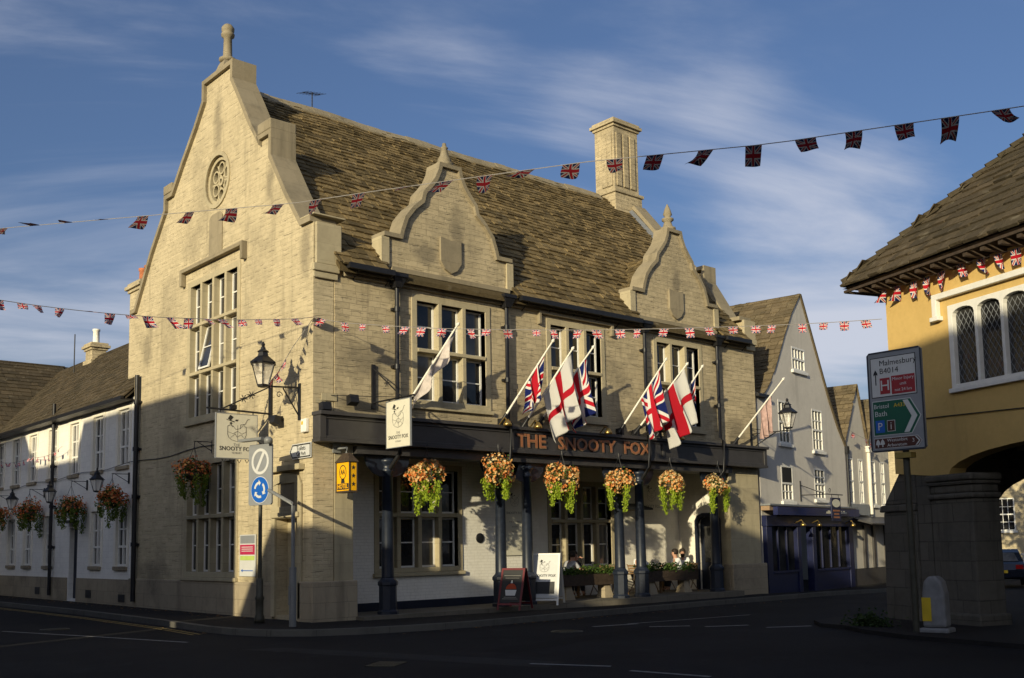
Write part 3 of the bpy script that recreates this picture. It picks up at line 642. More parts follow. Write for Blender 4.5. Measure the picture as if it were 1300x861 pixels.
# windows
mullion_window(pub, GABLE, UW[0], UW[1], UW[2], UW[3], 4, [6.52, 7.88], openlight=(2, 1), label='tall three tier mullioned window with one pane swung open')
mullion_window(pub, GABLE, LW[0], LW[1], LW[2], LW[3], 4, [2.5])
hd = MB(GABLE).plate([(3.5, 9.15), (3.5, 9.52), (7.14, 9.52), (7.14, 9.15), (7.26, 9.15), (7.26, 9.64), (3.38, 9.64), (3.38, 9.15)], [], -.16, -.001); obj('hood_mould', hd, M['coping'], pub, bevel=.02)
for w_ in (W1, W2, W3): mullion_window(pub, IDENT, w_[0], w_[1], w_[2], w_[3], 3, [6.55], y=.0, depth=.22, surr='ashlar')
hd = MB().plate([(7.25, 7.75), (7.25, 8.05), (10.1, 8.05), (10.1, 7.75), (10.2, 7.75), (10.2, 8.15), (7.15, 8.15), (7.15, 7.75)], [], -.12, -.001); obj('hood_mould', hd, M['coping'], pub, bevel=.02)
mullion_window(pub, IDENT, GF1[0], GF1[1], GF1[2], GF1[3], 4, [2.42], y=1.35, sw=.15, depth=.2)
mullion_window(pub, IDENT, GF2[0], GF2[1], GF2[2], GF2[3], 4, [2.3], y=2.2, sw=.15, depth=.2, surr='ashlar')
# gutters, cornice under the eaves
for a, b in ((.8, D1-1.95), (D1+2.0, D2-1.95), (D2+2.0, 16.7)): obj('eaves_course', MB().box(a, b, -.09, -.002, 8.1, 8.24), M['coping'], pub, bevel=.02)
for a, b in ((.74, D1-2.0), (D1+2.2, D2-2.0), (D2+2.2, 16.72)):
    gt = MB(); gt.box(a, b, -.42, -.27, 8.24, 8.37); gt.box(a, b, -.26, -.01, 8.27, 8.33)
    x = a+.3
    while x < b: gt.tube([(x, -.38, 8.24), (x+.03, -.2, 8.2), (x+.03, -.01, 8.05)], .015, 5); x += .95
    obj('gutter', gt, M['black_iron'], pub)
# fascia beam over the arcade
fa = MB(); fa.box(-.02, 17.4, -.3, -.002, 4.12, 4.66); fa.box(-.05, 17.43, -.42, -.002, 4.662, 4.75); fa.box(-.04, 17.42, -.36, -.002, 4.04, 4.118)
fa.box(-.02, .14, -.34, -.301, 4.12, 4.66); fa.box(17.25, 17.4, -.34, -.301, 4.12, 4.66); fa.box(.14, 17.25, -.33, -.301, 4.58, 4.66); fa.box(.14, 17.25, -.33, -.301, 4.12, 4.18)
for xx in (5.85, 12.0): fa.box(xx, xx+.1, -.335, -.301, 4.18, 4.58)
fascia = obj('fascia', fa, M['fascia'], pub, bevel=.008)
bm_ = MB().box(1.09, 15.69, -.15, .48, 3.82, 3.999); obj('beam', bm_, M['fascia'], pub)
for body, x0, sz in (('THE', 6.2, .5), ('SNOOTY', 8.35, .48), ('FOX', 10.45, .5)):
    text('lettering', body, sz, facing((x0+.35, -.345, 4.375), (1, 0, 0)), M['copper_letters'], fascia, ext=.008, bold=.006, xs=1.18)
    # small serifs under and over the strokes come from an offset edge set behind
    text('lettering_edge', body, sz, facing((x0+.372, -.335, 4.362), (1, 0, 0)), M['cream_edge'], fascia, ext=.006, bold=.012, xs=1.18)
# posts
def post(x, y=.05, pipe=False):
    m = MB()
    m.lathe((x, y, -.06), [(.26, 0), (.26, .12), (.22, .16), (.22, .72), (.25, .75), (.25, .82), (.19, .88), (.165, .92)], 8, smooth=False, rot=PI/8)
    m.lathe((x, y, .8), [(.16, 0), (.155, .1), (.13, 2.6), (.16, 2.63), (.16, 2.68), (.135, 2.71), (.14, 2.8), (.2, 2.86), (.2, 2.92), (.15, 2.95)], 18)
    m.box(x-.1, x+.1, y-.1, y+.1, 3.7, 3.83)
    o = obj('arcade_post', m, M['post_blue'], pub)
    b = MB()
    for s in (-1, 1):
        arc = [(x+s*.1, 3.30)]+[(x+s*(.1+.55*math.sin(t)), 3.3+.52*(1-math.cos(t))) for t in [i*PI/2/6 for i in range(1, 7)]]
        b.plate([(a, c) for a, c in arc]+[(x+s*.1, 3.82)], [], y-.035, y+.035)
    obj('bracket', b, M['post_blue'], o)
for x in (2.1, 5.72, 6.68, 10.35, 11.28, 14.9): post(x)
# downpipes
def downpipe(x, zt=8.3, zb=4.75, y=-.14, parent=pub, T=IDENT, head=True, mat='black_iron', shoe=False, r=.055, tail=None, name='downpipe'):
    m = MB(T); m.tube([(x, y, zt), (x, y, zb)]+(tail or []), r, 10)
    z = zt-.9
    while z > zb+.3: m.tube([(x, y, z), (x, y, z+.12)], r*1.35, 10); m.box(x-r*2, x+r*2, y+r*.6, y+.13, z+.03, z+.09); z -= 1.45
    if head: m.hexa([(x-.09, y-.1, zt-.3), (x+.09, y-.1, zt-.3), (x+.09, y+.12, zt-.3), (x-.09, y+.12, zt-.3), (x-.19, y-.17, zt-.05), (x+.19, y-.17, zt-.05), (x+.19, y+.13, zt-.05), (x-.19, y+.13, zt-.05)]); m.box(x-.22, x+.22, y-.2, y+.13, zt-.049, zt+.04)
    return obj(name, m, M[mat], parent)
F_ = -.5
for x, xl, ex in ((2.28, 2.12, 2.1), (5.9, 5.7, 5.72), (11.53, 11.22, 11.28), (15.13, 14.86, 14.9)):
    downpipe(x, 8.32, 4.98, tail=[(xl, -.46, 4.8), (xl, -.46, 3.85), (ex, -.12, 3.55), (ex, 0.02, 3.4)])
downpipe(10.3, 7.0, .1, -.12, T=GABLE, head=False, r=.07)
# chimneys
def chimney(parent, x0, x1, y0, y1, z0, z1, pots=0, potmat='terracotta', mat='stone_front', panels=True, pot_h=.45):
    m = MB(); m.box(x0-.08, x1+.08, y0-.08, y1+.08, z0, z0+.9 if panels else z0+.3); m.box(x0, x1, y0, y1, z0+.9 if panels else z0+.3, z1-.32)
    m.box(x0-.06, x1+.06, y0-.06, y1+.06, z1-.319, z1-.22); m.box(x0-.14, x1+.14, y0-.14, y1+.14, z1-.219, z1-.1); m.box(x0-.07, x1+.07, y0-.07, y1+.07, z1-.099, z1)
    if panels:
        m.box(x0-.14, x1+.14, y0-.14, y1+.14, z0+.901, z0+1.02)
        for i in range(3):
            a = x0+.1+(x1-x0-.2)*i/3; b = a+(x1-x0-.2)/3-.12
            m.box(a, b, y0-.05, y0-.001, z0+1.2, z1-.55)
            a = y0+.1+(y1-y0-.2)*i/3; b = a+(y1-y0-.2)/3-.12
            if i < 2: m.box(x0-.05, x0-.001, a, b+.1, z0+1.2, z1-.55)
    c = obj('chimney', m, M[mat], parent, bevel=.012)
    for i in range(pots):
        yy = y0+(y1-y0)*(i+.5)/pots
        obj('chimney_pot', MB().lathe(((x0+x1)/2, yy, z1-.05), [(.17, 0), (.18, .05), (.14, .1), (.13, pot_h), (.16, pot_h+.03), (.16, pot_h+.1)], 12), M[potmat], c)
    return c
chimney(pub, 15.85, 17.2, 4.85, 5.85, 13.9, 17.75)
obj('chimney_cap', MB().box(16.1, 16.5, 5.2, 5.6, 17.751, 17.9), M['coping'], pub)
chimney(pub, .6, 1.3, 12.0, 12.95, 6.2, 10.5, 2, panels=False, mat='stone', pot_h=.5)
# far verge coping
vc = MB(lambda p: (p[1], p[0], p[2])); vc.ribbon([(.05, 9.15), (.62, 9.15), (1.6, 10.75), (1.6, 11.25), (2.05, 11.25), (2.15, 11.2), (4.8, 14.35)], .13, 16.7, 17.36)
obj('verge_coping', vc, M['coping'], pub)
vw = MB(lambda p: (p[1], p[0], p[2])).plate([(.02, 8.43), (.05, 9.13), (.62, 9.13), (1.6, 10.73), (1.6, 11.2), (2.05, 11.2), (4.8, 14.3), (4.8, 13.4), (.55, 8.6)], [], 16.9, 17.33); obj('verge_wall', vw, M['stone_front'], pub)
kk = MB(); kk.box(16.75, 17.4, -.1, -.001, 8.5, 9.14); kk.box(16.8, 17.4, -.14, -.001, 8.3, 8.499); kk.box(16.85, 17.38, -.08, -.001, 8.1, 8.299); obj('kneeler', kk, M['ashlar'], pub, bevel=.02)
obj('lead_flashing', MB().add([(16.5, 2.3, 11.32), (16.69, 2.3, 11.45), (16.69, 4.8, 14.3), (16.5, 4.8, 14.18)], [(0, 1, 2, 3)]), M['lead'], roof)
obj('lead_flashing', MB().add([(.63, .3, 9.1), (.8, .3, 9.08), (.8, 5.0, 14.42), (.63, 5.0, 14.45)], [(0, 1, 2, 3)]), M['lead'], roof)
# niche doorway at the corner on the gable side
nd = MB(GABLE)
nd.plate([(.46, -.02), (.62, -.02), (.62, 2.32), (1.7, 2.32), (1.7, -.02), (1.86, -.02), (1.86, 3.1), (1.7, 3.32), (1.2, 3.42), (.6, 3.32), (.46, 3.1)], [rect(.75, 1.55, 2.6, 3.15)], -.07, -.001)
nd.box(.38, 1.95, -.17, -.001, 3.44, 3.58); nd.box(.5, 1.8, -.13, -.071, 2.34, 2.46)
dw = obj('doorcase', nd, M['ashlar'], pub, bevel=.015)
obj('niche_back', MB(GABLE).box(.7, 1.6, -.03, -.0015, 2.55, 3.2), M['coping'], dw)
obj('side_door', MB(GABLE).box(.6, 1.72, .3, .36, -.05, 2.34), M['ashlar'], pub)
obj('stone_block', MB().box(.05, .33, -.004, .0, 4.98, 5.08).box(.2, .62, -.02, -.001, 5.05, 5.22), M['ashlar'], pub)
# aerial
an = MB(); an.tube([(3.1, 5.4, 14.7), (3.1, 5.4, 15.3)], .02, 6); an.tube([(2.6, 5.1, 15.05), (3.5, 5.6, 15.4)], .012, 5)
for i in range(7):
    q = Vector((2.6, 5.1, 15.05)).lerp(Vector((3.5, 5.6, 15.4)), i/6); an.tube([q+Vector((-.1, .18, 0)), q+Vector((.1, -.18, 0))], .007, 4)
tag(obj('television_aerial', an, M['black_iron']), 'small dark television aerial sticking up behind the inn roof ridge', 'aerial')

# ------------------------------------------------------------------ the white terrace house beyond
th = thing('terrace_house', 'long low white painted house with mossy roof beyond the inn gable', 'house')
US = [11.72, 13.95, 16.25, 18.55, 20.85, 22.95, 25.1, 27.3, 29.4]; LS = [11.72, 13.95, 18.75, 21.2, 23.2, 25.4, 27.6]
tw_ = MB(GABLE).plate([(10.845, -.3), (32, -.3), (32, 6.42), (10.845, 6.42)], [rect(u-.5, u+.5, 4.28, 6.12) for u in US]+[rect(u-.5, u+.5, 1.12, 2.95) for u in LS]+[rect(15.7, 16.5, .02, 2.45)], .04, .34)
obj('wall', tw_, M['white_wall'], th)
tp = MB(GABLE); tp.box(10.845, 15.6, -.02, .038, -.3, .74); tp.box(16.6, 32, -.02, .038, -.3, .74); obj('plinth', tp, M['plinth'], th, bevel=.02)
surr = MB(GABLE)
for u, z0, z1 in [(u, 4.28, 6.12) for u in US]+[(u, 1.12, 2.95) for u in LS]:
    w = sash_window(th, GABLE, u-.44, u+.44, z0+.02, z1-.02, y=.05, rev=.08, cols=2, rows=3, sill='plinth', thick=.05)
    fr = MB(GABLE).plate(rect(u-.62, u+.62, z0-.0, z1+.14), [rect(u-.45, u+.45, z0+.01, z1-.01)], .015, .12)
    obj('stone_surround', fr, M['cream_wall'], w)
    obj('pillar', MB(GABLE).box(u-.04, u+.04, .09, .15, z0+.03, z1-.03), M['white_paint'], w)
# an outward opened casement on the third upper window
oc = MB(lambda p: (-p[1]*.9+.03, 15.8-p[1]*.3, p[2])); oc.plate([(0, 0)]*0+[(0, 4.3), (.0, 5.2), (.04, 5.2), (.04, 4.3)], [], 0, .44); oc.box(0, .04, 0, .04, 4.3, 5.2)
dk = MB(GABLE).box(15.72, 16.48, .2, .26, .0, 2.43); dd_ = obj('door', dk, M['navy'], th); obj('handle', MB(GABLE).box(15.8, 15.86, .16, .199, 1.05, 1.25), M['gold'], dd_)
obj('door_hood', MB(GABLE).box(15.6, 16.6, -.3, .039, 2.62, 2.7), M['black_iron'], th)
ro_ = MB(GABLE)
RX, RZ = 3.5, 10.05
def slope_tiles(mb, T, y0, y1, eave, ridge, course=.22, tw=.32, keep=None, h=.036):
    """roof slope between along-coordinates y0..y1; eave / ridge = (depth, z)"""
    t = MB(); up = Vector((0, ridge[0]-eave[0], ridge[1]-eave[1])); tile_roof(t, (y0, eave[0], eave[1]), (1, 0, 0), up, y1-y0, up.length, course, tw, h, keep)
    n = len(mb.v); mb.v += [tuple(T(p)) for p in t.v]; mb.f += [tuple(i+n for i in f) for f in t.f]; mb.tone += t.tone; mb.sm += t.sm; mb.mi += t.mi
slope_tiles(ro_, GABLE, 10.9, 28.8, (-.28, 6.42), (RX, RZ), keep=lambda u, v: True)
rf_ = obj('roof', ro_, M['tiles_dark'], th, fix=False)
obj('roof_deck', MB(lambda p: (p[1] if False else p[0], p[1], p[2])).hexa([(-.24, 10.9, 6.33), (3.5, 10.9, 9.95), (3.5, 30, 9.95), (-.24, 30, 6.33), (-.24, 10.9, 6.39), (3.5, 10.9, 10.02), (3.5, 30, 10.02), (-.24, 30, 6.39)]).hexa([(3.5, 10.9, 9.95), (7.2, 10.9, 6.3), (7.2, 30, 6.3), (3.5, 30, 9.95), (3.5, 10.9, 10.02), (7.2, 10.9, 6.4), (7.2, 30, 6.4), (3.5, 30, 10.02)]), M['tiles_dark'], rf_)
obj('eaves_gutter', MB(GABLE).box(10.9, 28, -.4, -.3, 6.3, 6.42).box(10.9, 28, -.29, .03, 6.3, 6.34), M['black_iron'], th)
downpipe(18.1, 7.0, .1, -.1, parent=th, T=GABLE, head=False, r=.06)
obj('rear_wall', MB().box(6.7, 7.0, 10.9, 30, -.3, 6.4), M['white_wall'], th)
chimney(th, 3.1, 3.7, 23.6, 24.4, 9.5, 10.55, 1, 'cream_wall', panels=False, pot_h=.6)
obj('aerial_pole', MB().tube([(2.7, 24.6, 9.1), (2.7, 24.6, 11.0)], .025, 6), M['black_iron'], th)
obj('vent', MB(GABLE).box(14.1, 14.6, -.035, -.021, .1, .36), M['black_iron'], th); obj('vent', MB(GABLE).box(11.2, 11.7, -.035, -.021, .05, .28), M['black_iron'], th); obj('vent', MB(GABLE).box(19.4, 19.9, -.035, -.021, .1, .36), M['black_iron'], th)
# cross wing with its ridge running over the street side
wg = thing('cross_wing_house', 'white house wing with a broad mossy stone roof at the far left', 'house', (0, 0, 0))
obj('wall', MB().box(-14, 3.4, 28.2, 36, -.3, 6.4).box(-14, .035, 25.5, 28.19, -.3, 6.4), M['white_wall'], wg)
wr = MB(); tile_roof(wr, (-14.2, 24.9, 6.45), (1, 0, 0), (0, 4.3, 3.9), 19.5, 5.8, .3, .45, .045, lambda u, v: (-14.2+u) < -.2+v*.70*.93 + .35)
wr2 = obj('roof', wr, M['tiles_dark'], wg, fix=False)
obj('roof_deck', MB().hexa([(-14.2, 24.95, 6.3), (-.3, 24.95, 6.3), (5.5, 29.2, 10.2), (-14.2, 29.2, 10.2), (-14.2, 24.95, 6.38), (-.3, 24.95, 6.38), (5.5, 29.2, 10.32), (-14.2, 29.2, 10.32)]).hexa([(-14.2, 29.2, 10.2), (5.5, 29.2, 10.2), (5.5, 33.5, 6.2), (-14.2, 33.5, 6.2), (-14.2, 29.2, 10.32), (5.5, 29.2, 10.32), (5.5, 33.5, 6.3), (-14.2, 33.5, 6.3)]), M['tiles_dark'], wr2)

# ------------------------------------------------------------------ grey gabled shop and its neighbours
sp = thing('gabled_shop', 'grey roughcast gabled house with a royal blue shopfront beside the inn', 'shop')
gout = [(.08, -.6), (.08, 6.7), (.75, 6.75), (1.35, 7.3), (1.9, 8.1), (2.5, 9.0), (3.2, 9.95), (4.07, 10.85), (4.75, 9.75), (5.6, 8.3), (6.4, 6.95), (7.1, 5.95), (7.72, 5.4), (7.72, -.6)]
SW = [(1.74, 2.7, 5.05, 6.62), (4.63, 5.6, 4.95, 6.55), (1.75, 2.72, 2.98, 4.26), (4.6, 5.6, 3.1, 4.28), (3.1, 4.26, 7.88, 8.76)]
obj('wall', MB(SHOP).plate(gout, [rect(*w) for w in SW]+[rect(.3, 7.5, -.5, 2.3)], 0, .35), M['grey_render'], sp)
for i, w_ in enumerate(SW): sash_window(sp, SHOP, w_[0], w_[1], w_[2], w_[3], y=0, rev=.02, cols=3 if i != 4 else 4, rows=4 if i < 4 else 2, sill='white_paint', thick=.04)
obj('dark_opening', MB(SHOP).box(1.86, 2.6, -.01, .03, 3.65, 4.2), M['black_iron'], sp)
vr = MB(SHOP); vr.ribbon([(7.85, 5.28), (7.1, 6.05), (6.4, 7.02), (5.6, 8.38), (4.75, 9.83), (4.12, 10.9)], .1, -.06, .3); obj('verge', vr, M['tiles_red'], sp)
rr = MB()
t = MB(); 
def shop_slope(mb, pts, D, T, side):
    """tile bands going back from the gable along each piece of its outline"""
    for (a, za), (b, zb) in zip(pts, pts[1:]):
        up = Vector((b-a, 0, zb-za)); t = MB(); tile_roof(t, (a, -.05, za), (0, 1, 0), up, D, up.length, .2, .34, .04)
        n = len(mb.v); mb.v += [tuple(T(p)) for p in t.v]; mb.f += [tuple(i+n for i in f) for f in t.f]; mb.tone += t.tone; mb.sm += t.sm; mb.mi += t.mi
shop_slope(rr, [(.3, 6.55), (.75, 6.8), (1.35, 7.35), (1.9, 8.15), (2.5, 9.05), (3.2, 10.0), (4.07, 10.9)], 8, SHOP, -1)
shop_slope(rr, [(7.75, 5.45), (7.1, 6.0), (6.4, 7.0), (5.6, 8.35), (4.75, 9.8), (4.07, 10.9)], 8, SHOP, 1)
obj('roof', rr, M['tiles_red'], sp, fix=False)
obj('side_wall', MB(SHOP).box(.08, .4, .36, 8, -.6, 6.5), M['grey_render'], sp)
obj('gutter', MB(SHOP).box(-.1, .74, -.2, -.001, 6.56, 6.66), M['black_iron'], sp)
# shopfront
sf = MB(SHOP); sf.box(.05, 7.75, -.32, -.001, 2.62, 2.78); obj('cornice', sf, M['cream_edge'], sp); 
obj('cornice_flashing', MB(SHOP).box(.0, 7.8, -.38, -.001, 2.781, 2.84), M['lead'], sp)
obj('blind_box', MB(SHOP).box(.3, 7.6, -.5, -.33, 2.46, 2.74), M['shop_blue'], sp)
fr = MB(SHOP); fr.box(.05, 7.75, -.2, -.001, 2.08, 2.45)
for a, b in ((.1, .5), (2.55, 2.85), (3.85, 4.15), (7.3, 7.7)): fr.box(a, b, -.16, .1, -.5, 2.079)
fr.box(.5, 2.55, -.12, .1, -.5, .45); fr.box(4.15, 7.3, -.12, .1, -.5, .42); fr.box(.5, 2.55, -.17, .1, .451, .53); fr.box(4.15, 7.3, -.17, .1, .421, .5)
for a in (1.15, 1.85, 4.9, 5.7, 6.5): fr.box(a, a+.07, -.06, .05, .53, 2.079)
obj('shopfront', fr, M['shop_navy'], sp, bevel=.01)
obj('shop_window', MB(SHOP).box(.5, 2.55, 0, .04, .5, 2.1), M['shop_glass'], sp); obj('shop_window', MB(SHOP).box(4.15, 7.3, 0, .04, .48, 2.1), M['shop_glass'], sp)
obj('shop_door', MB(SHOP).box(2.85, 3.85, .3, .36, -.5, 2.1), M['shop_navy'], sp)
for a in (2.3, 3.7, 6.9):
    l = MB(SHOP); l.tube([(a, -.2, 2.2), (a, -.45, 2.3), (a, -.5, 2.2)], .02, 6); l.lathe((a, -.5, 2.08), [(.11, 0), (.08, .08), (.03, .13)], 10); obj('swan_neck_lamp', l, M['gold'], sp)
nx = thing('twin_gabled_house', 'pale house with two narrow tiled gables between shop and market hall', 'house')
for k, (a, b, pk, zp, ze) in enumerate(((7.76, 10.2, 9.3, 7.95, 5.45), (10.22, 12.7, 11.1, 7.5, 5.4))):
    m = MB(SHOP).plate([(a, -.6), (b, -.6), (b, ze), (pk, zp), (a, ze)], [rect(a+.35, a+.85, 3.0, 4.9), rect(a+1.4, a+1.9, 3.0, 4.85)], .05, .35)
    obj('wall', m, M['cream_render'], nx)
    for q in (a+.35, a+1.4): sash_window(nx, SHOP, q, q+.5, 3.0, 4.88, y=.05, rev=.02, cols=2, rows=4, sill='white_paint', thick=.05)
    r_ = MB(); shop_slope(r_, [(a-.05, ze), (pk, zp+.05)], 7, SHOP, -1); shop_slope(r_, [(b+.05, ze), (pk, zp+.05)], 7, SHOP, 1); obj('roof', r_, M['tiles_red'], nx, fix=False)
obj('downpipe', MB(SHOP).tube([(10.2, -.02, 5.2), (10.2, -.02, 2.6)], .08, 8).box(10.05, 10.35, -.12, .04, 5.2, 5.45), M['pole_white'], nx)
obj('downpipe', MB(SHOP).tube([(7.78, -.06, 5.0), (7.78, -.06, 2.9)], .05, 8).box(7.68, 7.9, -.12, .04, 5.0, 5.3), M['black_iron'], nx)
obj('signboard', MB(SHOP).box(7.85, 9.9, -.06, .04, 2.55, 3.0), M['sign_grey'], nx)
obj('awning', MB(SHOP).hexa([(7.8, -.9, 2.15), (12.6, -.9, 2.15), (12.6, .04, 2.4), (7.8, .04, 2.4), (7.8, -.9, 2.2), (12.6, -.9, 2.2), (12.6, .04, 2.5), (7.8, .04, 2.5)]), M['fascia'], nx)
s2 = MB(SHOP); s2.box(7.8, 12.6, -.01, .04, -.6, .4)
for a in (7.8, 9.2, 10.2, 11.6, 12.4): s2.box(a, a+.2, -.05, .04, .4, 2.14)
obj('shopfront', s2, M['fascia'], nx)
obj('shop_window', MB(SHOP).box(8.0, 12.4, .055, .1, .4, 2.2), M['shop_glass'], nx)
obj('side_wall', MB(SHOP).box(12.4, 12.7, .36, 7, -.6, 5.3), M['cream_render'], nx)

# ------------------------------------------------------------------ the market hall on pillars
mh = thing('market_hall', 'yellow ochre market hall raised on stone piers with a low stone roof', 'market hall')
LWN = -1.0
def arch(c, hw, z0, rise, n=14, a0=0, a1=PI): return [(c+hw*math.cos(a0+(a1-a0)*k/n), z0+rise*math.sin(a0+(a1-a0)*k/n)) for k in range(n+1)]
# long wall with a flat arch between the piers (s runs from the street corner at 2.05 back towards the viewer)
lw_ = [(2.05, 2.95), (2.05, 6.95), (-13, 6.95), (-13, 2.8)]
for c in (-10.6, -6.4, -2.2): lw_ += [p for p in reversed(arch(c, 1.95 if c != -2.2 else 2.75, 2.85, .5))][0:] 
lw_ += [(.6, 2.8)]
mw_ = (-2.32, .26, 4.52, 6.15)
obj('long_wall', MB(MKT).plate(lw_, [rect(*mw_), rect(-6.7, -4.2, 4.52, 6.15)], 0, .4), M['yellow_render'], mh)
T_end = lambda p: MKT((2.05-p[1], p[0], p[2]))
obj('end_wall', MB(T_end).box(.401, 6.2, 0, .4, 2.95, 6.95), M['yellow_render'], mh)
obj('far_wall', MB(MKT).box(-13, 2.05, 6.21, 6.6, 2.95, 6.95), M['yellow_render'], mh)
obj('near_end_wall', MB(MKT).box(-13, -12.6, .41, 6.2, -.2, 6.95), M['yellow_render'], mh)
obj('upper_floor', MB(MKT).box(-12.59, 1.64, .41, 6.2, 3.42, 3.6), M['dark_wood'], mh)
for s in (1.1, -.9, -2.9, -4.9): obj('floor_beam', MB(MKT).box(s-.12, s+.12, .41, 6.2, 3.2, 3.41), M['dark_wood'], mh)
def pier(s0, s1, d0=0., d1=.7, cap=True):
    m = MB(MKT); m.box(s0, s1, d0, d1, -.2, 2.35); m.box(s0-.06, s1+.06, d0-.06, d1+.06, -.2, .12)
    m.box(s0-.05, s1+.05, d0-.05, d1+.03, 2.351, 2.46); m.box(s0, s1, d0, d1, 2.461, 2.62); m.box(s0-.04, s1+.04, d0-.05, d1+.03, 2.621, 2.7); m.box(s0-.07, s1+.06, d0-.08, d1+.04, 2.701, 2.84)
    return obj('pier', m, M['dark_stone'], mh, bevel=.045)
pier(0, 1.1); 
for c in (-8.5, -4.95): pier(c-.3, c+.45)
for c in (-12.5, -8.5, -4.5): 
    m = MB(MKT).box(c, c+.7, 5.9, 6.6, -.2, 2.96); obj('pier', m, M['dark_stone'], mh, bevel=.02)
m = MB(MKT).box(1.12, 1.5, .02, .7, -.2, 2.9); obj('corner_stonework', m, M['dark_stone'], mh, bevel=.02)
# end arch seen through the first bay
ea = [(.7, -.2), (1.63, -.2), (1.63, 2.0)]+[(3.6-1.97*math.cos(PI*k/16), 2.0+.95*math.sin(PI*k/16)) for k in range(1, 16)]+[(5.57, 2.0), (5.57, -.2), (6.6, -.2), (6.6, 3.4+.2), (.7, 3.6)]
obj('end_arch', MB(lambda p: MKT((1.05+p[1], p[0], p[2]))).plate([(a, min(b, 3.41)) for a, b in ea], [], 0, .45), M['dark_stone'], mh)
# stepped and sloping buttress at the corner
bt = MB(MKT)
bt.hexa([(1.51, -.05, -.25), (2.68, .1, -.25), (2.68, .95, -.25), (1.51, .95, -.25), (1.51, .0, 2.15), (2.62, .12, 2.15), (2.62, .95, 2.15), (1.51, .95, 2.15)])
bt.hexa([(1.51, -.04, 2.151), (2.72, .08, 2.151), (2.72, .98, 2.151), (1.51, .98, 2.151), (1.51, -.04, 2.3), (2.66, .08, 2.3), (2.66, .98, 2.3), (1.51, .98, 2.3)])
bt.hexa([(1.51, .0, 2.301), (2.6, .12, 2.301), (2.6, .95, 2.301), (1.51, .95, 2.301), (1.51, .0, 3.3), (1.72, .05, 3.35), (1.72, .8, 3.35), (1.51, .9, 3.3)])
obj('buttress', bt, M['dark_stone'], mh, bevel=.03)
ca = MB(MKT)
z = -.2; random.seed(11)
# window with arched, leaded lights
wf = MB(MKT); s0, s1, z0, z1 = mw_
n_l = 4; lwid = (s1-s0-.07*2-.07*(n_l-1))/n_l; hs = []
for i in range(n_l):
    a = s1-.07-i*(lwid+.07); b = a-lwid; c = (a+b)/2; hw = lwid/2
    hs.append([(b, z0+.07)]+[(a, z0+.07), (a, z1-.2)]+[(c+hw*math.cos(PI*k/8), z1-.2+.15*math.sin(PI*k/8)**.8) for k in range(1, 8)]+[(b, z1-.2)])
wf.plate(rect(s0-.04, s1+.04, z0, z1+.04), hs, -.03, .12); wf.box(s0-.1, s1+.08, -.08, .1, z0-.09, z0-.002)
wmk = obj('window', wf, M['pale_ink'] if False else M['white_paint'], mh, bevel=.008)
obj('pane', MB(MKT).box(s0+.05, s1-.05, .08, .1, z0+.08, z1-.05), M['glass'], wmk)
ld = MB(MKT)
for i in range(n_l):
    a = s1-.07-i*(lwid+.07); b = a-lwid; st = .15; H_ = z1-.12-z0-.1
    for dirn in (-1, 1):
        k = -int(H_/st)-2
        while k < int(lwid/st*1)+int(H_/st)+2:
            # diagonal came lines clipped to the light
            pts = []
            for tt in [j/40 for j in range(41)]:
                zq = z0+.1+H_*tt; sq = b+k*st*.8+dirn*(zq-z0)*.6
                if b < sq < a: pts.append((sq, .072, zq))
            if len(pts) > 1: ld.tube([pts[0], pts[-1]], .006, 4)
            k += 1
obj('leading', ld, M['lead'], wmk)
hm = MB(MKT).plate([(.62, 6.02), (.62, 6.47), (-3.0, 6.47), (-3.0, 6.35), (.5, 6.35), (.5, 6.02)], [], -.12, -.001); hm.box(.44, .68, -.14, -.001, 5.93, 6.019)
obj('hood_mould', hm, M['white_paint'], mh, bevel=.012)
wf2 = MB(MKT).plate(rect(-6.7, -4.2, 4.52, 6.15), [rect(-6.6+i*.62, -6.1+i*.62, 4.62, 6.05) for i in range(4)], 0, .1); w2_ = obj('window', wf2, M['white_paint'], mh); obj('pane', MB(MKT).box(-6.65, -4.25, .08, .1, 4.6, 6.1), M['glass'], w2_)
# roof, hipped at the street end
O = .62; ezm = 7.12; rzm = 11.0
mr_ = MB(); 
def tri_slope(mb, T, A, along, up, L, H, keepf, course=.26, tw=.36, h=.045):
    t = MB(); tile_roof(t, A, along, up, L, H, course, tw, h, keepf, jit=1.6)
    n = len(mb.v); mb.v += [tuple(T(p)) for p in t.v]; mb.f += [tuple(i+n for i in f) for f in t.f]; mb.tone += t.tone; mb.sm += t.sm; mb.mi += t.mi
rd = 3.3; up = Vector((0, rd+O, rzm-ezm)); HH = up.length
tri_slope(mr_, MKT, (-13.6, -O, ezm), (1, 0, 0), up, 13.6+2.05+O, HH, lambda u, v: (-13.6+u) < 2.05+O-(rd+O)*(v/HH)*1.0)
up2 = Vector((-(rd+O), 0, rzm-ezm)); H2 = up2.length
tri_slope(mr_, MKT, (2.05+O, -O, ezm), (0, 1, 0), up2, 6.6+2*O, H2, lambda u, v: (rd+O)*(v/H2) < u < 6.6+2*O-(rd+O)*(v/H2))
mroof = obj('roof', mr_, M['tiles_red'] if False else M['tiles_dark'], mh, fix=False)
q = lambda s, d, z: MKT((s, d, z)); 
dk = MB(MKT).add([(-13.6, -O, ezm-.02), (2.05+O, -O, ezm-.02), (2.05-rd, rd, rzm-.02), (-13.6, rd, rzm-.02), (2.05+O, 6.6+O, ezm-.02), (-13.6, 6.6+O, ezm-.02)], [(0, 1, 2, 3), (1, 4, 2), (4, 5, 3, 2)])
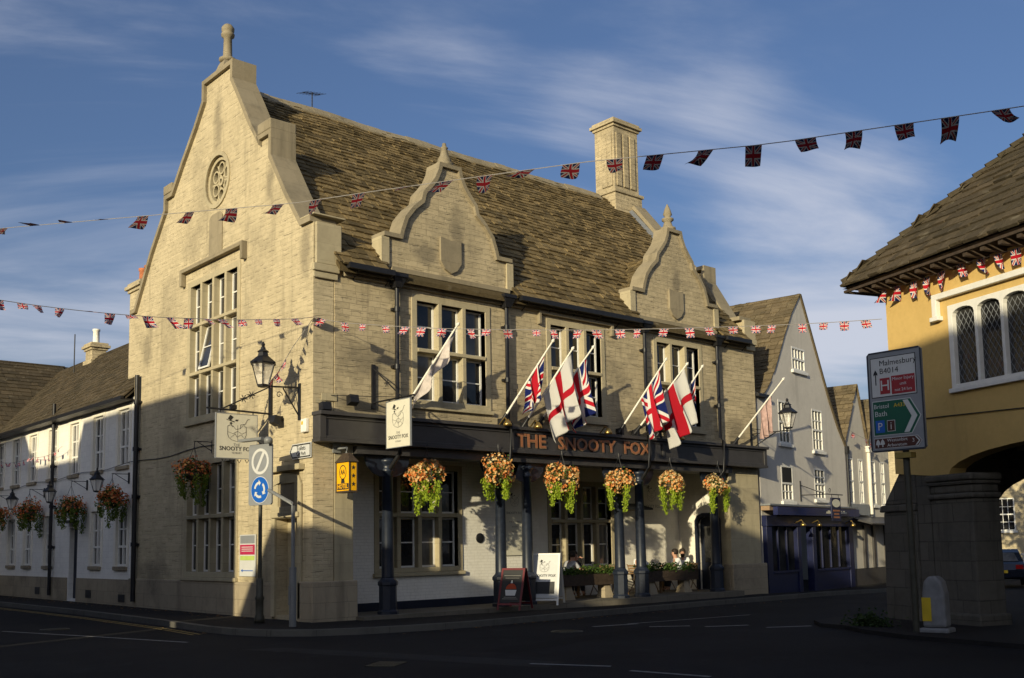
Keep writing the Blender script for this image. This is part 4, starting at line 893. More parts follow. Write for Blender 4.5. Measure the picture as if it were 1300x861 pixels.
dk.add([(-13.6, -O, ezm-.06), (2.05+O, -O, ezm-.06), (2.05+O, 6.6+O, ezm-.06), (-13.6, 6.6+O, ezm-.06)], [(0, 1, 2, 3)])
obj('roof_deck', dk, M['dark_wood'], mroof)
hp = MB(MKT)
for i in range(22):
    a = Vector((2.05+O, -O, ezm+.04)).lerp(Vector((2.05-rd, rd, rzm+.06)), i/22); b = Vector((2.05+O, -O, ezm+.04)).lerp(Vector((2.05-rd, rd, rzm+.06)), (i+1.1)/22)
    hp.tube([a+Vector((0, 0, .05)), b+Vector((0, 0, .0))], [.085, .07], 5)
obj('hip_tiles', hp, M['tiles_dark'], mroof)
ef = MB(MKT)
s = -13.0
while s < 2.5: ef.box(s, s+.1, -O+.05, .0, 6.88, 6.985); s += .42
d = .3
while d < 6: ef.box(2.06, 2.05+O-.05, d, d+.1, 6.88, 6.985); d += .42
obj('rafter_feet', ef, M['dark_wood'], mh)
obj('eaves_board', MB(MKT).box(-13.5, 2.05+O-.03, -O+.01, -O+.045, 6.96, 7.015).box(2.05+O-.045, 2.05+O-.01, -O+.05, 6.6+O, 6.96, 7.015), M['dark_wood'], mh)
cb = MB(MKT).tube([(2.0, -.015, 4.05), (.5, -.02, 4.0), (-1.5, -.02, 3.92), (-5, -.02, 3.9)], .012, 5); obj('wall_cable', cb, M['black_iron'], mh)

# ------------------------------------------------------------------ far buildings and greenery
def box_house(name, label, cx, cy, deg, L, D, H, rise, wallm, roofm, wins, gable_front=False):
    t = thing(name, label, 'house', (cx, cy, 0), R(deg))
    hs = [rect(a, b, c, d) for a, b, c, d in wins]
    obj('wall', MB().plate([(0, -.8), (L, -.8), (L, H), (0, H)], hs, 0, .3).box(0, .3, .301, D, -.8, H).box(L-.3, L, .301, D, -.8, H).box(.301, L-.301, D-.3, D, -.8, H), M[wallm], t)
    for w_ in wins: sash_window(t, IDENT, *w_, y=0, rev=.06, cols=3 if w_[1]-w_[0] > .8 else 2, rows=4, sill='white_paint')
    r_ = MB(); slope_tiles(r_, IDENT, -.2, L+.2, (-.3, H), (D/2, H+rise), .28, .4); slope_tiles(r_, lambda p: (L-p[0], D-p[1], p[2]), -.2, L+.2, (-.3, H), (D/2, H+rise), .28, .4)
    rf = obj('roof', r_, M[roofm], t, fix=False)
    gm = MB(lambda p: (p[1], p[0], p[2])); gm.plate([(0.02, H), (D-.02, H), (D/2, H+rise-.05)], [], .01, .3); gm.plate([(0.02, H), (D-.02, H), (D/2, H+rise-.05)], [], L-.3, L-.01); obj('gable_end', gm, M[wallm], t)
    dkk = MB(lambda p: (p[1], p[0], p[2])).plate([(-.25, H-.03), (D/2, H+rise-.03), (D+.25, H-.03), (D/2, H+rise-.12)], [], -.15, L+.15); obj('roof_deck', dkk, M[roofm], rf)
    return t
box_house('stone_house', 'honey stone house with white sashes seen through the market hall arch', 43.5, 17.5, -66, 26, 9, 7.2, 3.5, 'stone', 'tiles_dark', [(a, a+1.0, b, b+1.9) for a in (2, 5, 8, 11, 12.8, 15.6, 18.4, 21.2) for b in (1.9, 5.0)])
box_house('distant_cottage', 'small distant stone cottage glimpsed between the gabled houses and the market hall', 52, 21, -40, 9, 7, 5.2, 3, 'stone', 'tiles_dark', [(1.2, 2.4, 3.2, 4.7), (4, 5.2, 3.2, 4.7), (6.6, 7.8, 3.2, 4.7), (1.2, 2.4, .8, 2.3)])
lww = MB(); lww.box(0, 3.2, 0, .3, -.5, 1.05).box(-.05, 3.25, -.05, .35, 1.051, 1.15)
o = obj('garden_wall', lww, M['white_wall'], None, bevel=.02); o.location = (33.4, -1.9, -.3); o.rotation_euler = (0, 0, R(-64)); tag(o, 'low white garden wall beside the dark car beyond the arch', 'wall')

def tree(name, label, loc, h, cr, seed, n=2600, trunk=.2, mat='leaf', leafs=.16, group=None, crown_z=.62, squash=.8):
    rnd = random.Random(seed); t = thing(name, label, 'tree', loc, 0, group)
    tm = MB(); top = Vector((rnd.uniform(-.3, .3), rnd.uniform(-.3, .3), h*.75)); tm.tube([(0, 0, -.6), (top.x*.3, top.y*.3, h*.3), tuple(top)], [trunk, trunk*.75, trunk*.25], 9)
    blobs = []
    for i in range(9):
        a = rnd.uniform(0, 2*PI); rr_ = cr*rnd.uniform(.2, .75); c = Vector((rr_*math.cos(a), rr_*math.sin(a), h*crown_z+cr*squash*rnd.uniform(-.55, .6))); blobs.append((c, cr*rnd.uniform(.3, .5)))
        b = top*rnd.uniform(.35, .9); tm.tube([tuple(b), tuple(b.lerp(c, .5)+Vector((0, 0, .15))), tuple(c)], [trunk*.35, trunk*.22, trunk*.08], 6)
    obj('trunk', tm, M['bark'], t)
    lm = MB()
    for i in range(n):
        c, r = blobs[rnd.randrange(len(blobs))]; d = Vector((rnd.gauss(0, 1), rnd.gauss(0, 1), rnd.gauss(0, 1))).normalized()
        p = c+d*r*rnd.uniform(.45, 1.1)**.7; p += Vector((rnd.gauss(0, .08), rnd.gauss(0, .08), rnd.gauss(0, .08)))*cr*.4
        leafq(lm, p, leafs*rnd.uniform(.6, 1.3), rnd, .2+.8*rnd.random())
    obj('crown', lm, M[mat], t, fix=False)
    return t
def leafq(mb, p, s, rnd, tone, droop=None):
    a = Vector((rnd.gauss(0, 1), rnd.gauss(0, 1), rnd.gauss(0, .7))).normalized(); b = a.cross(Vector((rnd.gauss(0, 1), rnd.gauss(0, 1), rnd.gauss(0, 1)))).normalized()
    if droop: a = (a*.4+Vector(droop)).normalized(); b = a.cross(Vector((rnd.gauss(0, 1), rnd.gauss(0, 1), .2))).normalized()
    a *= s*.5; b *= s*.32
    mb.add([p-a, p-a*.1+b, p+a, p-a*.1-b], [(0, 1, 2, 3)], tone)
tree('street_tree', 'green leafy tree overhanging the view through the market hall arch', (34.5, -5.2, -.3), 9.0, 4.3, 5, 9000, .25, leafs=.3, crown_z=.72)
tree('garden_tree', 'bushy green tree in the gap behind the pale gabled houses', (46, 15.2, -.3), 6.5, 3.2, 8, 3500, .2, leafs=.3, crown_z=.55)
tree('garden_tree', 'dark green shrubby tree beside the distant cottage', (39.5, 10.7, -.3), 4.2, 1.8, 9, 2200, .12, leafs=.22, crown_z=.5)

# ------------------------------------------------------------------ buildings across the street behind the viewer (they cast the evening shade)
def townhouse(label, y0, y1, H, rise, x=-20., D=7., skew=0, ch=(), rot=0):
    t = thing('townhouse', label, 'house', (x, y0, 0), R(rot)); L = y1-y0
    T = lambda p: (D/2-p[1], p[0], p[2])       # front faces +x
    wins = [(a, a+1.0, b, b+1.7) for a in [1.2+i*2.6 for i in range(int((L-1.5)/2.6))] for b in (1.0, 3.9)]
    HE = H-rise
    obj('wall', MB(T).plate([(0, -.4), (L, -.4), (L, HE), (0, HE)], [rect(*w) for w in wins], 0, .3).box(0, .3, .301, D, -.4, HE).box(L-.3, L, .301, D, -.4, HE).box(.301, L-.301, D-.3, D, -.4, HE), M['stone_front'], t)
    for w_ in wins: sash_window(t, T, *w_, y=0, rev=.08, cols=2, rows=4, sill='ashlar')
    T2 = lambda p: (D/2-p[0], p[1], p[2])
    g = MB(T2).plate([(-.2, HE-.05), (0, HE-.05), (D, HE-.05), (D+.2, HE-.05), (D/2, H)], [], -.02, L+.02); obj('roof', g, M['tiles_dark'], t)
    for c in ch: chimney(t, -.4, .4, c, c+1.0, H-.6, H+1.3, 2, panels=False)
    return t
townhouse('tall stone townhouse at the north end of the row across the side street', 13.3, 24, 11.3, 2.5)
townhouse('lower stone townhouse in the middle of the row across the side street', 6.8, 13.2, 9.9, 2.2)
townhouse('broad stone townhouse whose roof shades the inn gable', -3.35, 6.7, 11.15, 2.4)
townhouse('low stone cottage row across the square with a long plain roof', -14.7, -6.7, 7.2, 1.3)
townhouse('high stone townhouse at the south corner of the square', -19.5, -14.9, 11.2, 2.6)
townhouse('plain stone townhouse added out of view beyond the market hall for the shop windows to reflect', -17, 1, 8.5, 2.4, x=42, rot=99)  # added out of view so the shop windows reflect a wall instead of sky
townhouse('tallest stone townhouse furthest along the square', -40, -19.6, 12.7, 2.8)

# ------------------------------------------------------------------ hanging baskets
def basket(loc, seed, label, group, kind='bright', rad=.4, T=None):
    rnd = random.Random(seed); t = thing('hanging_basket', label, 'hanging basket', loc, 0, group)
    b = MB(); b.lathe((0, 0, -.92), [(.06, 0), (.18, .05), (.24, .15), (.25, .22), (.22, .22)], 14); obj('basket', b, M['dark_wood'], t)
    c = MB()
    for k in range(3): a = 2*PI*k/3+.4; c.tube([(0, 0, 0), (.27*math.cos(a), .27*math.sin(a), -.7)], .007, 4)
    c.tube([(0, 0, .0), (0, 0, .1), (.03, 0, .14)], .01, 5); obj('chain', c, M['black_iron'], t)
    lf = MB(); fl = {k: MB() for k in ('a', 'b')}
    lumps = [(Vector((rnd.gauss(0, 1), rnd.gauss(0, 1), rnd.gauss(0, .8))).normalized()*rad*rnd.uniform(.3, .62), rad*rnd.uniform(.32, .5)) for _ in range(17)]
    C0 = Vector((0, 0, -.66))
    def surf():
        c_, r_ = lumps[rnd.randrange(17)]; d = Vector((rnd.gauss(0, 1), rnd.gauss(0, 1), rnd.gauss(.15, .9))).normalized(); return C0+c_+d*r_*rnd.uniform(.75, 1.08), d
    for i in range(950): p, d = surf(); leafq(lf, C0+(p-C0)*rnd.uniform(.6, 1.02), .075, rnd, rnd.random())
    for i in range(800 if kind != 'red' else 520):
        p, d = surf()
        if d.z < -.75: continue
        s = rnd.uniform(.03, .052); m = fl['a' if rnd.random() < (.62 if kind != 'green' else .4) else 'b']
        d = (d+Vector((rnd.gauss(0, .4), rnd.gauss(0, .4), rnd.gauss(0, .4)))).normalized(); a = d.orthogonal().normalized(); bb = d.cross(a)
        ring_ = [p+(a*math.cos(q)+bb*math.sin(q))*s*(1 if k % 2 else .62)+d*.008 for k, q in enumerate([2*PI*j/10 for j in range(10)])]
        m.add([p-d*.006]+ring_, [(0, 1+k, 1+(k+1) % 10) for k in range(10)], rnd.random())
    obj('leaves', lf, M['leaf'], t, fix=False)
    obj('flowers', fl['a'], M['flower_orange' if kind != 'red' else 'flower_red'], t, fix=False, kind='stuff'); obj('pale_flowers', fl['b'], M['flower_cream' if kind != 'red' else 'flower_orange'], t, fix=False, kind='stuff')
    tr = MB(); nf = rnd.randint(4, 7)
    for k in range(nf):
        a = 2*PI*k/nf+rnd.uniform(-.3, .3); r0 = rad*rnd.uniform(.45, .75); L = rnd.uniform(.4, .85); wv = rnd.uniform(-.05, .05)
        for j in range(210):
            q = j/210; rr_ = r0*(1-.15*q); w_ = .06*(1-.45*q)
            p = Vector((rr_*math.cos(a)+rnd.gauss(0, w_)+wv*q, rr_*math.sin(a)+rnd.gauss(0, w_), -.78-L*q+rnd.gauss(0, .02)))
            leafq(tr, p, .06, rnd, rnd.random()*(1-.3*q), droop=(0, 0, -1))
    obj('trailing_foliage', tr, M['trail' if kind in ('bright', 'green') else 'trail_green'], t, fix=False)
    return t
G1 = 'hanging baskets along the inn arcade'
ord_ = ['first', 'second', 'third', 'fourth', 'fifth', 'sixth']
for i, (x, z) in enumerate([(2.95, 3.33), (5.28, 3.48), (7.6, 3.42), (9.9, 3.46), (12.2, 3.42), (14.55, 3.42)]):
    extra = ['bright orange and cream hanging basket beside the square white inn sign, leftmost under the fascia', 'orange and cream hanging basket in front of the downpipe left of the word THE', 'orange hanging basket under the white red cross flag and the letters SNOOTY', 'orange and coral hanging basket under the word FOX', 'greener cream flowered hanging basket between the word FOX and the last post', 'sparse greenish hanging basket at the last post beside the end pier, rightmost of the six'][i]
    basket((x, -.42, z+.64), 20+i, extra, G1, 'bright' if i < 4 else 'green', .55 if i < 4 else .48)
basket((-.5, 5.3, 4.36), 40, 'orange hanging basket trailing green on the shaded gable beside the lower window', 'hanging baskets on the side street', 'red', .56)
for i, (y, z, lb) in enumerate([(11.15, 3.86, 'coral red hanging basket on the white house nearest the black gable downpipe'), (14.83, 3.84, 'coral and green hanging basket right above the dark door of the white house'), (19.3, 3.8, 'coral red hanging basket on the white house left of the second downpipe'), (23.3, 3.75, 'coral hanging basket at the far left edge on the white house')]):
    b = basket((-.5, y, z), 50+i, lb, 'hanging baskets on the side street', 'red', .58)
    k = MB(GABLE).tube([(y, .5, z+.02-z+z), (y, .5, z+.02)], .01, 4)
def wall_arm(x, y, z, L, T, parent=None):
    m = MB(T); m.tube([(x, 0, z), (x, -L, z)], .012, 6); m.tube([(x, 0, z-.25), (x, -L*.8, z-.01)], .01, 6); m.box(x-.02, x+.02, -.01, .03, z-.3, z+.05); return m
for y, z in ((5.3, 4.5), (11.15, 4.0), (14.83, 3.98), (19.3, 3.94), (23.3, 3.89)):
    o = obj('basket_bracket', wall_arm(y, 0, z, .52, GABLE), M['black_iron']); tag(o, {5.3: 'thin iron bracket holding the basket on the inn gable', 11.15: 'thin iron bracket above the basket nearest the gable downpipe', 14.83: 'thin iron bracket above the basket over the dark door', 19.3: 'thin iron bracket above the basket left of the second downpipe', 23.3: 'thin iron bracket above the basket at the far left edge'}[y], 'bracket', 'iron basket brackets')
cb = MB(GABLE); P = []
for i in range(25): y = 3.0+i; P.append((y, -.02, 4.42-.012*(y-3)+.05*math.sin(y*1.3)))
cb.tube(P, .012, 5)
tag(obj('wall_cable', cb, M['black_iron']), 'thin dark cable strung along the gable and the white house wall', 'cable')

# ------------------------------------------------------------------ lanterns
def lantern_mb(t, c, s=1., glow=False):
    x, y, z = c; fr = MB()
    fr.lathe((x, y, z), [(.05*s, -.42*s), (.12*s, -.4*s), (.13*s, -.36*s)], 6, smooth=False)
    for k in range(6):
        a = 2*PI*k/6; fr.tube([(x+.12*s*math.cos(a), y+.12*s*math.sin(a), z-.38*s), (x+.25*s*math.cos(a), y+.25*s*math.sin(a), z+.06*s)], .012*s, 4)
    fr.lathe((x, y, z), [(.28*s, .05*s), (.29*s, .08*s), (.12*s, .22*s), (.1*s, .3*s), (.13*s, .31*s), (.06*s, .36*s), (.05*s, .4*s), (.03*s, .42*s), (.045*s, .46*s), (.01*s, .52*s)], 6, smooth=False)
    obj('lantern_frame', fr, M['black_iron'], t)
    g = MB(); g.lathe((x, y, z), [(.11*s, -.37*s), (.235*s, .045*s)], 6, smooth=False); obj('lantern_glass', g, M['lampglass'], t)
t = thing('wall_lantern', 'black six sided lantern on an iron bracket high on the gable beside the corner', 'lantern', (0, .62, 5.3))
b = MB(); b.tube([(.0, 0, .1), (-1.0, 0, .05)], .022, 6); b.tube([(0, 0, -.62), (-.45, 0, .05)], .018, 6); b.tube([(-.97, 0, .02), (-.97, 0, .1)], .05, 8); b.box(-.03, .0, -.05, .05, -.68, .2)
b.tube([(0, -.02, .1), (.02, -.03, .1)], .02, 5)
for k in range(14): a = k*.5; b.tube([(-.55+.09*math.cos(a)*(1-k/16), 0, -.12+.09*math.sin(a)*(1-k/16)), (-.55+.09*math.cos(a+.5)*(1-(k+1)/16), 0, -.12+.09*math.sin(a+.5)*(1-(k+1)/16))], .01, 4, False)
obj('bracket', b, M['black_iron'], t); lantern_mb(t, (-.97, 0, .5), 1.15)
for y, z, lb in ((12.6, 3.85, 'small black lantern on the white house left of the nearest coral basket'), (17.2, 3.7, 'small black lantern beside the second downpipe of the white house'), (21.6, 3.62, 'small black lantern furthest left on the white house')):
    t = thing('wall_lantern', lb, 'lantern', (0, y, z), 0, 'small lanterns on the white house')
    b = MB(); b.tube([(.03, -.0, -.45), (-.3, -.0, -.55), (-.45, 0, -.42)], .015, 6); obj('bracket', b, M['black_iron'], t); lantern_mb(t, (-.45, 0, 0), .85)
t = thing('wall_lantern', 'black lantern on a long scrolled bracket at the right end of the inn', 'lantern', (17.0, 0, 5.3))
b = MB(); b.tube([(.0, 0, -.1), (.0, -1.6, -.1)], .02, 6); b.tube([(0, 0, -.6), (0, -1.0, -.12)], .016, 6); b.tube([(0, 0, .1), (0, -.9, -.09)], .012, 6); b.box(-.04, .04, -.03, 0, -.7, .3); obj('bracket', b, M['black_iron'], t); lantern_mb(t, (0, -1.5, .4), 1.1)

# ------------------------------------------------------------------ the inn's hanging signs: hat, little animal crest and the name
def crest(parent, mtx, s, mat):
    """line drawing: top hat, pipe and shield shaped body"""
    def line(pts, w=.012):
        m = MB(); 
        for a, b in zip(pts, pts[1:]):
            A_ = Vector(a); B_ = Vector(b); d = (B_-A_); 
            if d.length < 1e-6: continue
            n = Vector((-d.y, d.x)).normalized()*w*.5*s
            A_ *= s; B_ *= s
            vs = [A_-n, B_-n, B_+n, A_+n]; m.add([(v.x, v.y, .003) for v in vs], [(0, 1, 2, 3)])
        return m
    al = MB()
    def put(m): al.add(m.v, m.f)
    def fillp(pts): al.add([(p[0]*s, p[1]*s, .004) for p in pts], [tuple(range(len(pts)))])
    sh = [(-.3, .12), (-.3, -.12), (-.26, -.22), (-.16, -.29), (0, -.33), (.16, -.29), (.26, -.22), (.3, -.12), (.3, .12)]
    put(line(sh, .011)); put(line([(-.3, .12), (-.22, .16), (-.1, .12)])); put(line([(.02, .16), (.02, -.3)], .008)); put(line([(-.3, -.05), (-.12, -.1), (.02, -.02), (.16, -.1), (.3, -.03)], .009))
    put(line([(-.2, -.22), (-.06, -.1), (0, -.2), (.14, -.12), (.22, -.22)], .009)); put(line([(-.14, .14), (-.04, .03), (.1, .06), (.2, .16)], .009)); put(line([(.1, .06), (.12, .18), (.26, .2), (.34, .34), (.4, .36)], .012)); put(line([(.2, .2), (.28, .1)], .01))
    fillp([(-.3, .34), (-.2, .29), (-.12, .4), (-.22, .46)]); fillp([(-.36, .33), (-.34, .31), (-.1, .24), (-.08, .27)]); fillp([(-.08, .3), (.0, .27), (.05, .33), (-.02, .33)])
    fillp([(-.24, .21), (-.19, .16), (-.15, .22), (-.2, .25)]); put(line([(-.19, .16), (-.14, .1)], .014))
    al.v = [tuple(mtx @ Vector(v)) for v in al.v]
    return obj('crest_drawing', al, M[mat], parent)
def inn_sign(name, label, loc, rotz, w, h, ox):
    """board hangs in the local x-z plane; local -y and +y both painted"""
    t = thing(name, label, 'hanging sign', loc, rotz, 'hanging inn signs')
    bd = obj('board', MB().box(ox-w/2, ox+w/2, -.018, .018, -h, 0), M['sign_white'], t, bevel=.004)
    obj('board_edge', MB().plate(rect(ox-w/2-.015, ox+w/2+.015, -h-.015, .015), [rect(ox-w/2+.0, ox+w/2-.0, -h, 0)], -.024, .024), M['sign_grey'], t)
    for sg in (1, -1):
        mt = facing((ox, -.021*sg, -h*.37), (sg, 0, 0)); crest(t, mt, w*.76, 'ink')
        text('lettering', 'THE', w*.09, facing((ox, -.02*sg, -h*.70), (sg, 0, 0)), M['pale_ink'], t, ext=.002)
        text('lettering', 'SNOOTY FOX', w*.132, facing((ox, -.02*sg, -h*.79), (sg, 0, 0)), M['ink'], t, ext=.002, bold=.002)
        text('lettering', 'TETBURY', w*.06, facing((ox, -.02*sg, -h*.885), (sg, 0, 0)), M['pale_ink'], t, ext=.002)
    return t
t = inn_sign('pub_sign', 'square white hanging sign with a top hat crest on the gable below the lantern', (0, 2.0, 4.84), 0, 1.06, 1.06, -.93)
b = MB(); b.box(-.06, 0, -.06, .06, -.1, .85); b.tube([(0, 0, .07), (-1.7, 0, .11)], .025, 6); b.tube([(-.05, 0, .75), (-1.3, 0, .12)], .018, 6)
for xx in (-.5, -1.35): b.tube([(xx, 0, .08), (xx, 0, 0)], .015, 5)
for k, (xx, zz_) in enumerate(((-.55, .5), (-.75, .4))):
    for j in range(6): a = 2*PI*j/6; b.tube([(xx, 0, zz_), (xx+.1*math.cos(a), 0, zz_+.1*math.sin(a))], .012, 4)
b.box(-1.1, -.95, -.05, .05, .12, .22)
obj('bracket', b, M['black_iron'], t)
sc = MB()
for k in range(5): xx = -1.3+k*.2; sc.tube([(xx, 0, -1.09), (xx+.05, 0, -1.17), (xx+.1, 0, -1.09)], .01, 4)
obj('scrollwork', sc, M['black_iron'], t)
t = inn_sign('pub_sign', 'upright white hanging sign with a top hat crest in front of the fascia', (1.65, 0, 5.03), R(90), .95, 1.1, -1.08)
b = MB(); b.box(-.05, 0.0, -.05, .05, -.1, 1.0); b.tube([(0, 0, .06), (-1.7, 0, .06)], .022, 6); b.tube([(-.03, 0, .9), (-1.2, 0, .08)], .016, 6)
for xx in (-.7, -1.45): b.tube([(xx, 0, .06), (xx, 0, 0)], .014, 5)
for j in range(6): a = 2*PI*j/6; b.tube([(-.6, 0, .48), (-.6+.1*math.cos(a), 0, .48+.1*math.sin(a))], .012, 4)
b.tube([(-1.2, 0, .06), (0, -1.1, .1)], .008, 4); b.tube([(-1.2, 0, .06), (0, 1.2, .15)], .008, 4)
obj('bracket', b, M['black_iron'], t)

# yellow hotel lantern sign on the corner pier
t = thing('hotel_sign', 'yellow box hotel sign with stars hanging on the corner pier', 'sign', (.5, -.76, 3.58))
bx = MB().box(0, .2, 0, .56, -.68, -.02); obj('box', bx, M['amber'], t, bevel=.01)
fr_ = MB()
for a in (-.012, .185):
    for c in (-.012, .545): fr_.box(a, a+.027, c, c+.027, -.7, 0.0)
fr_.box(-.015, .215, -.015, .575, -.72, -.681); fr_.hexa([(-.04, -.04, -.019), (.24, -.04, -.019), (.24, .6, -.019), (-.04, .6, -.019), (.07, .16, .2), (.13, .16, .2), (.13, .4, .2), (.07, .4, .2)])
obj('frame', fr_, M['dark_wood'], t)
em = MB(lambda p: (-.006, .28-p[0], -.25+p[1])); em.add([(.15*math.cos(a)*r, .17*math.sin(a)*r, 0) for r in (1, .87) for a in [2*PI*k/24 for k in range(24)]], [(k, (k+1) % 24, 24+(k+1) % 24, 24+k) for k in range(24)])
em.add([(-.06, -.15, 0), (.06, -.15, 0), (.08, -.25, 0), (-.08, -.25, 0)], [(0, 1, 2, 3)]); em.add([(-.24, -.26, 0), (.24, -.26, 0), (.24, -.4, 0), (-.24, -.4, 0)], [(0, 1, 2, 3)])
obj('emblem', em, M['ink'], t); text('lettering', 'AA', .17, facing((-.008, .28, -.25), (0, -1, 0)), M['ink'], t, ext=.001, xs=.8); text('lettering', 'HOTEL', .14, facing((-.01, .28, -.58), (0, -1, 0)), M['amber'], t, ext=.001, bold=.003)
for k in range(3):
    st = MB(lambda p: (.1+p[0], -.006, -.15-.19*k+p[1])); pts = [(.06*math.cos(PI/2+j*PI/5)*(1 if j % 2 == 0 else .42), .06*math.sin(PI/2+j*PI/5)*(1 if j % 2 == 0 else .42), 0) for j in range(10)]
    st.add([(0, 0, 0)]+pts, [(0, 1+j, 1+(j+1) % 10) for j in range(10)]); obj('star', st, M['ink'], t)
ar = MB().tube([(.1, .76, .34), (.1, .28, .32), (.1, .28, .18)], .03, 8).box(.0, .2, .7, .758, .24, .46); obj('arm', ar, M['grey_pole'], t)

# small signs and fittings on the gable
t = thing('toilets_sign', 'small white pointed finger sign with black lettering by the pub corner', 'sign', (-.03, .5, 3.88))
obj('board', MB(GABLE).plate([(-.48, -.18), (-.48, .18), (.38, .18), (.52, 0), (.38, -.18)], [], -.02, .0), M['road_white'], t)
obj('border', MB(GABLE).plate([(-.46, -.16), (-.46, .16), (.37, .16), (.49, 0), (.37, -.16)], [[(-.43, -.13), (-.43, .13), (.36, .13), (.45, 0), (.36, -.13)]], -.026, -.021), M['ink'], t)
text('lettering', 'Toilets', .15, facing((-.024, -.03, .06), (0, -1, 0)), M['ink'], t, ext=.002); text('lettering', 'Car Park', .12, facing((-.024, -.03, -.07), (0, -1, 0)), M['ink'], t, ext=.002)
t = thing('notice_board', 'tall pale parking notice with magenta and green panels on the lower gable', 'notice', (-.02, 3.12, 1.45))
obj('board', MB(GABLE).box(-.42, .42, -.02, .0, -.52, .52), M['road_white'], t)
obj('panel', MB(GABLE).box(-.38, .38, -.026, -.021, .3, .5), M['sign_grey'], t); obj('panel', MB(GABLE).box(-.39, .39, -.026, -.021, .02, .27), M['pink_panel'], t)
obj('panel', MB(GABLE).box(-.38, .38, -.026, -.021, -.12, -.01), M['lime_panel'], t); obj('arrow', MB(GABLE).plate([(.33, -.38), (.25, -.34), (.25, -.37), (-.3, -.37), (-.3, -.39), (.25, -.39), (.25, -.42)], [], -.026, -.021), M['blue_sign'], t)
for zz_ in (.1, .15, .2): obj('text_line', MB(GABLE).box(-.3, .3, -.03, -.027, zz_, zz_+.018), M['road_white'], t)
o = tag(obj('alarm_box', MB(GABLE).box(.18, .42, -.1, -.001, 4.3, 4.62), M['white_paint'], bevel=.02), 'white alarm box low on the gable beside the end of the fascia', 'alarm box'); obj('sticker', MB(GABLE).box(.3, .38, -.104, -.1005, 4.48, 4.56), M['yellow_box'], o)
def flood(label, T, x, z, group='small floodlights on the inn walls'):
    m = MB(T); m.box(x-.04, x+.04, -.12, -.001, z-.05, z+.05); m.hexa([(x-.12, -.3, z-.12), (x+.12, -.3, z-.12), (x+.14, -.14, z-.2), (x-.14, -.14, z-.2), (x-.12, -.26, z+.06), (x+.12, -.26, z+.06), (x+.12, -.1, z+.03), (x-.12, -.1, z+.03)])
    return tag(obj('floodlight', m, M['black_iron']), label, 'floodlight', group)
flood('small dark floodlight on the gable under the lantern bracket', GABLE, 1.45, 4.75)
flood('dark floodlight on the front wall left of the upright inn sign', IDENT, .95, 5.15)
o = flood('dark floodlight on top of the fascia at the corner', IDENT, .2, 4.92)
for x, lb in ((5.5, 'brass lamp on the fascia under the folded flag'), (6.6, 'brass lamp on the fascia above the word THE'), (9.35, 'brass lamp on the fascia above the letters SNOOTY'), (12.6, 'brass lamp on the fascia right of the word FOX')):
    m = MB(); m.tube([(x, -.2, 4.75), (x, -.45, 4.95), (x, -.55, 4.85)], .02, 6); m.lathe((x, -.56, 4.72), [(.12, 0), (.11, .06), (.06, .13), (.03, .17)], 12); tag(obj('fascia_lamp', m, M['gold']), lb, 'lamp', 'brass lamps on the fascia')
# vertical notice panels and plaque behind the posts
t = thing('menu_sign', 'tall white menu panel with a crest on the arcade wall between two posts', 'sign', (6.95, 1.33, 2.4))
obj('board', MB().box(0, .78, -.03, -.001, -1.1, .95), M['sign_white'], t); crest(t, facing((.39, -.033, .45), (1, 0, 0)), .5, 'ink'); text('lettering', 'SNOOTY FOX', .1, facing((.39, -.032, .1), (1, 0, 0)), M['ink'], t, ext=.001)
for k, s_ in enumerate(('PUB & DINING', 'ROOMS', 'HOTEL')): text('lettering', s_, .065, facing((.39, -.032, -.15-.14*k), (1, 0, 0)), M['pale_ink'], t, ext=.001)
o = tag(obj('wall_plaque', MB(lambda p: (p[0], 1.345-p[2], p[1])).lathe((6.07, 1.8, 0), [(.14, 0), (.14, .02), (.12, .03)], 20), M['black_iron']), 'round black plaque on the white brick wall', 'plaque')
t = thing('wall_logo', 'faint painted crest and lettering on the cream arcade back wall', 'sign', (14.3, 2.19, 2.9)); crest(t, facing((0, -.003, .3), (1, 0, 0)), .7, 'pale_ink'); text('lettering', 'SNOOTY FOX', .15, facing((0, -.004, -.1), (1, 0, 0)), M['pale_ink'], t, ext=.001)
t = thing('patio_heater', 'dark winged heater on the arcade back wall right of the window', 'heater', (12.75, 2.19, 2.75))
obj('hood', MB().hexa([(-.75, -.75, -.1), (.75, -.75, -.1), (.55, -.3, .06), (-.55, -.3, .06), (-.75, -.75, -.04), (.75, -.75, -.04), (.5, -.3, .12), (-.5, -.3, .12)]), M['black_iron'], t); obj('arm', MB().tube([(0, 0, .05), (0, -.4, .05)], .03, 6), M['black_iron'], t); obj('element', MB().box(-.35, .35, -.62, -.5, -.12, -.1005), M['cream_edge'], t)

# ------------------------------------------------------------------ roundabout sign on its posts
t = thing('roundabout_sign', 'grey backed traffic sign with a blue roundabout disc on an iron post', 'traffic sign', (-1.02, .62, 0), R(-90+12))
